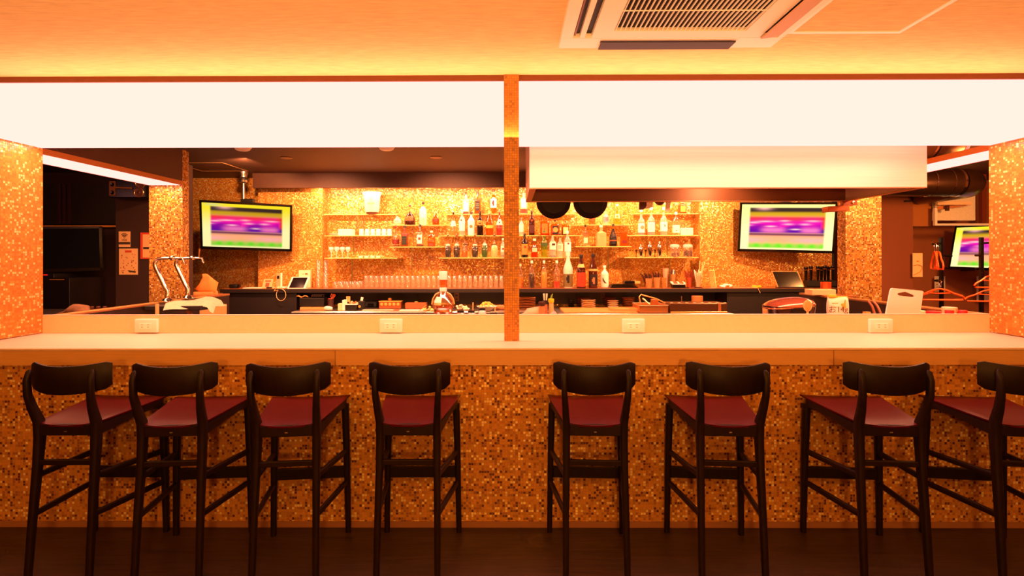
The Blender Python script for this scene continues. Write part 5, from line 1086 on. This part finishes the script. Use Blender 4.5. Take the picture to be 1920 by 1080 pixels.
# ================================================================ RIGHT FOREGROUND BEHIND THE RISER
t = thing('rice_cooker', 'glossy dark brown rice cooker behind the riser', 'rice cooker', (WX(1478, 4.05), 4.05, FZ+.0006)); s = 4.05/980; hw = 43*s
def zr(py): return WZ(1478, py, 4.05)-FZ
build('cooker_body', lathe(BM(), [(hw*.8, 0), (hw*.93, .02), (hw*.98, zr(580)), (hw*1.0, zr(573))], n=40, fy=.8, sq=3), mat('2a1008', .15, coat=.5), t)
bm = lathe(BM(), [(hw*1.0, zr(572.8)), (hw*1.0, zr(571)), (hw*.93, zr(566)), (hw*.75, zr(561)), (hw*.45, zr(557.5)), (hw*.15, zr(556.5)), (.001, zr(556.4))], n=40, fy=.8, sq=3)
for v in bm.verts: v.co.z += .018*(v.co.x/hw)-.006
build('lid', bm, mat('c8704c', .15, .55, coat=.5), t)
build('side_handle', box(BM(), -hw*1.03, -hw*.9, -.04, .04, zr(590), zr(577), .006), M_chrome, t); build('control_panel', box(BM(), -hw*.3, hw*.3, -hw*.81, -hw*.78, zr(584), zr(576), .002), M_blackg, t)
build('latch', box(BM(), -hw*.2, hw*.3, -hw*.825, -hw*.79, zr(573.5), zr(572), .001), mat('c87838', .3, .6), t)
t = thing('rice_scoop', 'pale plastic rice scoop standing upright beside the rice cooker', 'scoop', (WX(1514, 3.72), 3.72, FZ+.0006)); s = 3.72/980
def zr(py): return WZ(1514, py, 3.72)-FZ
build('scoop_head', lathe(BM(), [(.0005, -.004), (7.2*s, -.004), (8*s, 0), (7.0*s, .001), (.001, .003)], 0, 0, 0, n=28, ax='y').__class__ and prism(BM(), [(8.2*s*math.cos(a)*(1 if math.sin(a) > -.2 else .96), zr(573.5)+(10.5*s)*math.sin(a)) for a in [2*PI*k/28 for k in range(28)]], -.004, .004), mat('f4b870', .4), t)
build('scoop_bowl', prism(BM(), [(5.8*s*math.cos(a), zr(573.5)+(8*s)*math.sin(a)) for a in [2*PI*k/24 for k in range(24)]], -.0048, -.0042), mat('f0a050', .5), t)
build('handle', box(BM(), -1.9*s, 1.9*s, -.004, .004, 0, zr(582), .002), mat('f4b870', .4), t)
# rice bag
x0, x1, z0, z1 = rect(1555, 1595, 553, 600, 4.12); hw = (x1-x0)/2
t = thing('rice_bag', 'standing cream plastic food bag with yellow top and dark lettering', 'bag', ((x0+x1)/2, 4.15, FZ+.0006)); H = WZ(1575, 554, 4.12)-FZ
bm = BM(); rings = []
for j in range(9):
    v = j/8; ry = .055*(1-v**3*.8); rx = hw*(1-.05*math.sin(v*PI))
    rings.append([bm.verts.new((rx*math.copysign(abs(math.cos(a))**.6, math.cos(a)), ry*math.copysign(abs(math.sin(a))**.8, math.sin(a))+.005*math.sin(3*a+j), H*.93*v+(.006*math.sin(a*4) if j == 8 else 0))) for a in [2*PI*k/24 for k in range(24)]])
for a, b in zip(rings, rings[1:]):
    for k in range(24): bm.faces.new((a[k], a[(k+1) % 24], b[(k+1) % 24], b[k]))
bm.faces.new(rings[0][::-1]); bm.faces.new(rings[-1]); build('bag_body', bm, mat('f8dcae', .45), t, ang=80)
build('yellow_top', box(BM(), -hw*.95, -hw*.15, -.014, .012, H*.93, H*1.02, .005), mat('e0b428', .5), t); build('yellow_top', box(BM(), -hw*.1, hw*.95, -.010, .014, H*.90, H*.965, .006), mat('d8c028', .5), t)
text('lettering', 'お14g', .062, mat('5a1c0c', .6), t, (-hw*.42, -.064, H*.60), (PI/2, 0, 0))
build('green_print', prism(BM(), [(hw*.18, H*.62), (hw*.32, H*.66), (hw*.30, H*.88), (hw*.22, H*.78), (-hw*.1, H*.76)], -.0605, -.050), mat('b8a828', .6), t, smooth=False)
build('orange_print', box(BM(), -hw*.9, -hw*.4, -.060, -.05, H*.77, H*.79), mat('f0983c', .6), t, smooth=False)
t = thing('tissue_pack', 'flat cream tissue box on the right ledge behind the rice bag', 'tissue box', (WX(1546, 5.45), 5.45, BZ+.0006))
build('carton', box(BM(), -.13, .12, 0, .14, 0, .06, .004), mat('f4c890', .5), t); build('slot', box(BM(), -.07, .07, .04, .09, .0605, .062), mat('d88a48', .6), t, smooth=False)
single('copper_mug', lathe(BM(), [(.04, 0), (.05, .02), (.052, .13), (.048, .13), (.044, .02), (.001, .01)], n=24, cap=False), mat('d8602c', .3, .5), 'reddish cup on the right ledge in front of the pillar', 'cup', loc=(WX(1574, 5.42)-.02, 5.62, BZ+.0006))
# white cutting board
s = 3.74/980
t = thing('cutting_board', 'white plastic cutting board with handle slot standing behind the riser', 'cutting board', (WX(1692, 3.74), 3.72, FZ+.0006))
def pb(px, py): q = W(px, py, 3.74); return (q.x-t.location.x, q.z-FZ)
out = [pb(1649, 640), pb(1716, 648)]+[pb(*p) for p in ((1726.5, 551), (1727.6, 547), (1724.5, 545), (1671, 540), (1668, 541), (1666, 545))]
b0 = W(1649, 600, 3.74)
lo = [(p[0], max(p[1], .0)) for p in out]
hole = [pb(*p) for p in ((1679.5, 549.5), (1694, 546.5), (1710, 553), (1711.5, 556), (1709, 557), (1682, 554), (1679, 552))]
bm = BM(); eds = []
for ring in (lo, hole):
    vs = [bm.verts.new((x, 0, z)) for x, z in ring]
    for k in range(len(vs)): eds.append(bm.edges.new((vs[k], vs[(k+1) % len(vs)])))
r_ = bmesh.ops.triangle_fill(bm, use_beauty=True, use_dissolve=False, edges=eds)
r_ = bmesh.ops.extrude_face_region(bm, geom=bm.faces[:])
for v in [g for g in r_['geom'] if isinstance(g, bmesh.types.BMVert)]: v.co.y += .012
build('board', bm, M_white, t)
# cups and tubs at the far right
M_red = mat('d81818', .4)
for px, yt, w_, D, m, lab, nm in ((1725.5, 582.5, 16, 3.85, mat('f8d8a0', .5), 'small cream lid tub beside the cutting board', 'cream_tub'), (1750, 583.5, 24, 3.9, M_red, 'wide low red tub on the right behind the riser', 'red_tub'), (1780, 576, 24, 3.75, mat('f4d0a0', .4), 'cream lidded tub with pale rim, behind the red caps', 'cream_tub'),
        (1780, 581.5, 14, 3.665, M_red, 'red cap in front of the cream tub', 'red_jar'), (1805, 582, 14, 3.70, M_red, 'rightmost red cap behind the riser', 'red_jar')):
    q = W(px, yt, D); r = w_*D/980/2; h = q.z-FZ
    t = thing(nm, lab, 'tub', (q.x, D, FZ+.0006)); build('tub_body', lathe(BM(), [(r*.9, 0), (r*.94, h-.024)], n=24), m if nm != 'red_jar' else GB, t); build('lid', lathe(BM(), [(r, h-.0235), (r, h-.003), (r*.93, h)], n=24), m, t)
for px0, px1, lab in ((1628, 1641, 'curved dark handle leaning against the right ledge panel, left'), (1637, 1653, 'curved dark handle leaning against the right ledge panel, right')):
    a, b = W(px0, 565, 4.2), W(px1, 594, 4.1)
    single('ladle', tube(BM(), [a, lerp(a, b, .3)+Vector((.012, 0, 0)), lerp(a, b, .7)+Vector((.008, 0, 0)), b, (b.x+.01, b.y, FZ+.01)], .010, 8), mat('8a4820', .35, .4), lab, 'ladle')
single('small_orange_box', box(BM(), *rect(1624, 1633, 585, 600, 3.9)[:2], 3.9, 3.94, FZ+.0006, WZ(1628, 585, 3.9), .002), mat('f09038', .5), 'tiny orange box peeking over the riser left of the cutting board', 'box')
# ================================================================ LEFT SIDE ROOM
xlp0, xlp1 = WX(217, 6.3), WX(290, 6.3)
struct('wall_side_left', box(BM(), xlp0, -3.9, 6.3, 6.4, 0, CZ), M_darkwall, smooth=False)
def sheet(name, lab, cat, px0, px1, py0, py1, D, m, par=None):
    x0, x1, z0, z1 = rect(px0, px1, py0, py1, D); t = thing(name, lab, cat, ((x0+x1)/2, D, (z0+z1)/2)); hw, hh = (x1-x0)/2, (z1-z0)/2
    build('paper', box(BM(), -hw, hw, -.003, .0, -hh, hh), m, t, smooth=False); return t, hw, hh
M_paper = mat('ffc880', .7)
t, hw, hh = sheet('wifi_notice', 'cream notice with dark wireless symbol and the word FREE', 'notice', 223, 244.5, 434, 463, 6.297, M_paper)
M_ink = mat('2a1810', .6)
for k, r in enumerate((.016, .032, .050)):
    build('wifi_arc', lathe(BM(), [(r, -.0006), (r+.009, -.0006), (r+.009, .0006), (r, .0006)], 0, -.0042, .012, n=10, ax='y', cap=False, a0=PI+PI/4 if False else PI*.25, a1=PI*.75), M_ink, t, smooth=False)
build('wifi_dot', lathe(BM(), [(.0005, -.0006), (.005, -.0006), (.005, .0006)], 0, -.0042, .012, n=10, ax='y', cap=False), M_ink, t)
text('lettering', 'FREE', .030, M_ink, t, (0, -.0042, -hh*.12), (PI/2, 0, 0))
build('ink_band', box(BM(), -hw, hw, -.0045, -.0034, -hh*.68, -hh*.36), mat('4a3828', .6), t, smooth=False)
t, hw, hh = sheet('menu_poster', 'larger cream poster with red title and small scattered drawings', 'poster', 223.5, 258.5, 466, 515, 6.297, M_paper)
build('title', box(BM(), -hw*.35, hw*.35, -.0045, -.0034, hh*.70, hh*.86), mat('e04818', .6), t, smooth=False)
for k in range(34):
    x, z = random.uniform(-.85, .85)*hw, random.uniform(-.85, .6)*hh; build('small_drawing', box(BM(), x-.006, x+.006, -.0045, -.0034, z-.005, z+.005, rot=(0, random.random()*3, 0)), mat(('a85020', 'e05828', '8a5028', 'c86830')[k % 4], .6), t, smooth=False)
build('stamp', box(BM(), hw*.05, hw*.8, -.0046, -.0034, -hh*.83, -hh*.70, rot=(0, .13, 0)), mat('4a4028', .6), t, smooth=False)
t, hw, hh = sheet('red_framed_poster', 'red-bordered poster half hidden behind the left mosaic pillar', 'poster', 263.5, 292, 436, 485.5, 6.297, mat('e84820', .7))
build('inner_paper', box(BM(), -hw+.03, hw, -.0042, -.0034, -hh*.9, hh*.86), M_paper, t, smooth=False); build('ink_bar', box(BM(), -hw+.035, hw*.6, -.0052, -.0044, -hh*.25, -hh*.10), M_ink, t, smooth=False)
t = thing('party_speaker', 'boxy black speaker with gold-ringed drivers hanging under the light box', 'speaker', (WX(240, 6.1), 6.1, WZ(240, 371, 6.1))); s = 6.1/980; H = 34*s
build('cabinet', box(BM(), -35*s, 33*s, 0, .2, 0, H, .01), M_blackg, t)
M_gold = mat('a86828', .3, .6)
bm = BM()
def ringy(bm, x, z, r, y=-.002, w_=.010): lathe(bm, [(r-w_, 0), (r-w_/2, .008), (r, 0)], x, y, z, n=24, ax='y', cap=False)
build('trim_panel', box(BM(), -35*s, -23*s, -.006, -.001, 4*s, 32*s, .004), mat('8a5420', .35, .5), t)
for z in (25, 10): build('tweeter', lathe(BM(), [(4*s, .0065), (3.4*s, .010), (.001, .008)], -29*s, 0, z*s, n=20, ax='y', cap=False), M_blackg, t)
build('handle_bar', tube(BM(), [(-21*s, -.012, 19*s), (8*s, -.012, 18*s)], 2.0*s, 10), M_gold, t)
for x, z, r in ((21, 10, 9.5), (24, 27, 9.5)):
    bm = BM(); ringy(bm, x*s, z*s, r*s); build('driver_ring', bm, M_gold, t); build('cone', lathe(BM(), [(r*.85*s, .001), (r*.35*s, .0), (r*.3*s, .006), (.001, .010)], x*s, -.002, z*s, n=24, ax='y', cap=False), mat('6a3814', .4), t)
build('hanger', box(BM(), -.05, .05, .05, .15, H, CZ-t.location.z-.001), M_dark, t)
t = thing('side_cabinet_band', 'dark glazed cabinet along the far left wall with a lit brass rail', 'cabinet', (0, 0, 0))
x0 = -7.9; xr0 = xlp0-.002
build('upper_cabinet', box(BM(), x0, xr0, 6.55, 6.899, WZ(150, 420, 6.55), WZ(150, 345, 6.55)), mat('2a2010', .35), t, smooth=False)
build('brass_rail', box(BM(), x0, xr0, 6.50, 6.545, WZ(150, 426, 6.5), WZ(150, 422.5, 6.5)), mat('f09830', .4), t, smooth=False)
build('support', box(BM(), x0, xr0, 6.60, 6.899, 0, WZ(150, 427, 6.6)), M_darkwall, t, smooth=False)
for px in (113, 122, 132): build('mullion', box(BM(), WX(px, 6.54)-.02, WX(px, 6.54)+.015, 6.53, 6.549, WZ(150, 420, 6.55), WZ(150, 345, 6.55)), mat('3a160c', .5), t, smooth=False)
TLm, _, _ = fit(W(60, 426, 6.0), W(163, 425, 6.2), W(60, 510, 6.0), W(170, 507, 6.2))
tv('dark_television', 'large switched-off black television in the left side room', TLm, 1, 0, .80, .53)
t = thing('media_cabinet', 'black cabinet with a tiny red standby light below the dark television', 'cabinet', (0, 0, 0))
x0, x1, z0, z1 = rect(40, 144, 521, 600, 6.0)
build('cabinet_body', box(BM(), x0, x1, 5.9, 6.4, 0, z1, .004), mat('100806', .4), t); build('player', box(BM(), x0+.05, x0+.42, 5.95, 6.3, z1+.0005, z1+.05, .004), M_black, t)
q = W(84, 515.5, 5.94); build('standby_light', box(BM(), q.x-.02, q.x+.025, 5.94, 5.948, q.z-.006, q.z+.006), emit('f02010', 1), t, smooth=False)
build('brass_strip', box(BM(), WX(92, 5.89), WX(119, 5.89), 5.893, 5.899, z1-.02, z1-.010), mat('a87028', .4), t, smooth=False)
# table with clothes
t = thing('side_table', 'dark table in the left side room behind the ledge', 'table', (-4.3, 4.6, 0))
build('tabletop', box(BM(), -.75, .45, -.35, .5, 1.03, 1.06, .004), M_dark, t)
for a in (-.7, .4):
    for b in (-.3, .45): build('leg', box(BM(), a-.02, a+.02, b-.02, b+.02, 0, 1.0295), M_dark, t)
bm = BM(); rings = []
pts = [((96), 588, 5), (110, 583, 10), (125, 578, 12), (142, 572, 16), (155, 572, 18), (165, 579, 12), (172, 585, 7)]
P_ = [W(a, b+3, 4.55) for a, b, c in pts]
tube(bm, [(p.x, 4.55+.03*math.sin(i), p.z-.03) for i, p in enumerate(P_)], [c*4.55/980*.8 for a, b, c in pts], 14, flat=.8)
for v in bm.verts: v.co += Vector((.01*math.sin(v.co.z*50), .02*math.sin(v.co.x*20), .008*math.sin(v.co.x*35+v.co.y*20))); v.co.z = max(v.co.z, 1.0605)
single('folded_jacket', bm, mat('7a5030', .85, noise_s=12, noise_a=.4), 'crumpled brown jacket lying behind the left ledge', 'clothes', ang=80)
q = W(94, 588, 4.5); single('orange_paper', prism(BM(), [(-.02, .05), (0, 0), (0, -.065), (.03, -.065), (.035, .02), (.02, .03)], 0, .01), M_orange, 'small folded orange paper at the left end of the ledge', 'paper', loc=(q.x, 4.35, 1.06+.07))
bm = BM()
for k in range(9): box(bm, -.06+.02*k, -.035+.02*k, 0, .03, 0, .04+.02*math.sin(k*2), .004)
single('small_bottles_pile', bm, mat('5a2818', .5), 'dim pile of small colourful packets beyond the jacket', 'packets', loc=(WX(175, 4.7), 4.7, 1.0605))
# ================================================================ RIGHT SIDE ROOM
struct('wall_side_right', box(BM(), WX(1653, 6.9), WX(1712, 6.9), 6.9, 7.0, 0, CZ), mat('8a4a28', .8, noise_s=300, noise_a=.5), smooth=False)
struct('wall_side_right', box(BM(), WX(1653, 7.6)-.5, 8, 7.8, 7.9, 0, CZ), mat('b0683c', .8, noise_s=120, noise_a=.2), smooth=False)
t, hw, hh = sheet('arrow_poster', 'tall cream poster with an orange curved arrow on the right brown wall', 'poster', 1711, 1729.5, 474.5, 519, 6.85, mat('ffd898', .7))
bm = BM(); tube(bm, [(-hw*.9, -.006, -hh*.05), (0, -.006, hh*.03), (hw*.75, -.006, -hh*.1), (hw*.8, -.006, -hh*.35), (hw*.3, -.006, -hh*.6), (-hw*.9, -.006, -hh*.85)], .013, 6, flat=.2); build('arrow', bm, mat('e0984c', .6), t)
build('small_mark', box(BM(), -.015, .015, -.005, -.0034, hh*.25, hh*.36), mat('e0984c', .6), t, smooth=False)
t['label'] = 'tall cream poster with an orange curved shape on the right brown wall'
for (a, b, c, d, D, lab) in ((1752, 1772, 518, 547, 7.7, 'white notice with small print behind the left coat stand'), (1831, 1856, 518, 565, 7.7, 'white notice behind the right coat stand')):
    t, hw, hh = sheet('wall_notice', lab, 'notice', a, b, c, d, D, M_label)
    for k in range(4): build('print_line', box(BM(), -hw*.7, hw*.6, -.005, -.0034, hh*(.6-.35*k), hh*(.66-.35*k)), mat('7a4a30', .6), t, smooth=False)
t = thing('notice_board', 'dark board on the right side room wall beside the television', 'panel', (WX(1823, 7.7), 7.74, WZ(1823, 432, 7.7))); h = WZ(1823, 432, 7.7)-WZ(1823, 508, 7.7)
build('board', box(BM(), -12.5*7.7/980, 10*7.7/980, 0, .04, -h, 0), M_dark, t, smooth=False)
Mrr, a_, b_ = fit(W(1840, 422.5, 7.0), W(1900, 418, 6.6), W(1824, 505, 7.0), W(1886, 509, 6.6))
tv('television', 'bright television at the far right edge behind the coat stand', Mrr, 1, 1.4, 1.1, b_, NX=50, NY=30)
t = thing('wall_air_conditioner', 'white framed panel unit with open flap high in the right room', 'air conditioner', (0, 0, 0))
x0, x1, z0, z1 = rect(1756, 1835, 367, 417, 6.9)
build('panel', box(BM(), x0+.02, x1, 6.95, 7.0, z0+.03, z1+.2), mat('ffe8c8', .5, noise_s=60, noise_a=.12), t, smooth=False)
x0, x1, z0, z1 = rect(1753.5, 1870, 389, 423, 6.8)
build('frame', box(BM(), x0, x0+.03, 6.8, 6.84, z0, z1, .002), M_white, t); build('frame', box(BM(), x0+.031, x1, 6.8, 6.84, z0, z0+.027, .002), M_white, t)
build('frame_rail', box(BM(), x0-.005, WX(1823, 6.75), 6.75, 6.79, WZ(1780, 384, 6.75), WZ(1780, 378, 6.75), .002), mat('f8d0a0', .5), t)
build('flap', prism(BM(), [(x0+.03, WZ(1760, 393, 6.78)), (x0+.03, WZ(1760, 386, 6.78)), (WX(1822, 6.78), WZ(1822, 385, 6.78))], 6.795, 6.80), mat('c87838', .5), t)
build('bracket', box(BM(), WX(1776, 6.72), WX(1781, 6.72), 6.72, 6.76, WZ(1778, 395, 6.72), WZ(1778, 385, 6.72), .004), mat('4a2010', .5), t)
t = thing('wall_cupboard', 'tan wall cupboard in the right room, left of the white framed unit', 'cupboard', (0, 0, 0))
x0, x1, z0, z1 = rect(1712, 1752, 396, 424, 6.9)
build('case', box(BM(), x0, x1, 6.95, 7.4, z0, z1+.12, .003), mat('a86424', .5), t); build('top_shelf', box(BM(), WX(1700, 6.85), x1, 6.86, 7.3, z1+.122, z1+.14), M_dark, t)
single('wall_pipe', box(BM(), WX(1842, 7.2), WX(1850, 7.2), 7.2, 7.26, WZ(1846, 420, 7.2), CZ-.002), mat('8a3c1c', .5), 'reddish vertical wall batten in the far right room', 'batten')
def stand(px, D, ytop, ybot, arms, lab):
    q = WX(px, D); t = thing('coat_stand', lab, 'coat stand', (q, D, 0)); zt = WZ(px, ytop, D); s = D/980
    build('pole', box(BM(), -.016, .016, -.016, .016, .03, zt, .003), M_blackg, t)
    for a in range(4): build('foot', rbar(BM(), [(0, 0, .05), (.2*math.cos(a*PI/2+.4), .2*math.sin(a*PI/2+.4), .012)], [.02, .02], [.02, .02], (0, 0, 1)), M_blackg, t)
    for dx, y0, y1 in arms: build('arm', tube(BM(), [(0, 0, WZ(px, y0, D)), (dx*s, -.02, WZ(px, y1, D))], .011, 8), M_blackg, t)
    return t, q
st1, q1 = stand(1765, 5.7, 445.5, 0, [(-19, 456, 458), (17, 479, 480), (21, 503, 503.5), (-15, 526, 526)], 'black coat stand with peg arms, left of the two in the right room')
st2, q2 = stand(1840, 5.4, 445, 0, [(20, 456, 455), (-14, 479, 479), (-14, 503, 503), (14, 551, 551)], 'black coat stand with peg arms, cut by the right pier')
def hanger(px, py, D, wpx, lab, rz=0, hook=True, group=None, slim=1.0):
    q = W(px, py, D); s = D/980; hw = wpx*s/2; t = thing('coat_hanger', lab, 'hanger', (q.x, D-.05, q.z), rz, group)
    h = .105*slim if slim == 1 else .17
    build('frame', tube(BM(), [(0, 0, 0), (-hw*.25, 0, -.012), (-hw*.55, 0, -h*.45), (-hw*.9, 0, -h*.72), (-hw, 0, -h*.93), (-hw*.93, 0, -h*1.1), (0, 0, -h*1.12), (hw*.93, 0, -h*1.1), (hw, 0, -h*.93), (hw*.9, 0, -h*.72), (hw*.55, 0, -h*.45), (hw*.25, 0, -.012)], .0085, 8, closed=True), M_orange, t)
    if slim == 1: build('inner_bar', tube(BM(), [(-hw*.42, 0, -h*.42), (0, 0, -h*.46), (hw*.42, 0, -h*.42)], .006, 6), M_orange, t)
    build('hook', tube(BM(), [(0, 0, 0), (0, 0, .05), (.012, 0, .075), (0, 0, .092), (-.014, 0, .08)], .003, 6), M_chrome, t)
hanger(1757, 541, 5.7, 95, 'large orange coat hanger behind the white cutting board', .1)
hanger(1754, 541, 5.52, 80, 'second orange coat hanger just in front of the large one', -.25)
hanger(1847, 517, 5.4, 62, 'upper orange coat hanger cut by the right pier', .1)
hanger(1846, 543, 5.4, 82, 'lower orange coat hanger cut by the right pier', -.1)
hanger(1849, 478, 5.4, 20, 'small orange hanger edge-on high at the right pier', .9, slim=2)
for k, (px, rz) in enumerate(((1745, 1.15), (1749, .9), (1753, 1.2))): hanger(px, 472, 5.68+.02*k, 42, ('leftmost', 'middle', 'rightmost')[k]+' of three orange hangers hanging edge-on from the left coat stand', rz, slim=2)
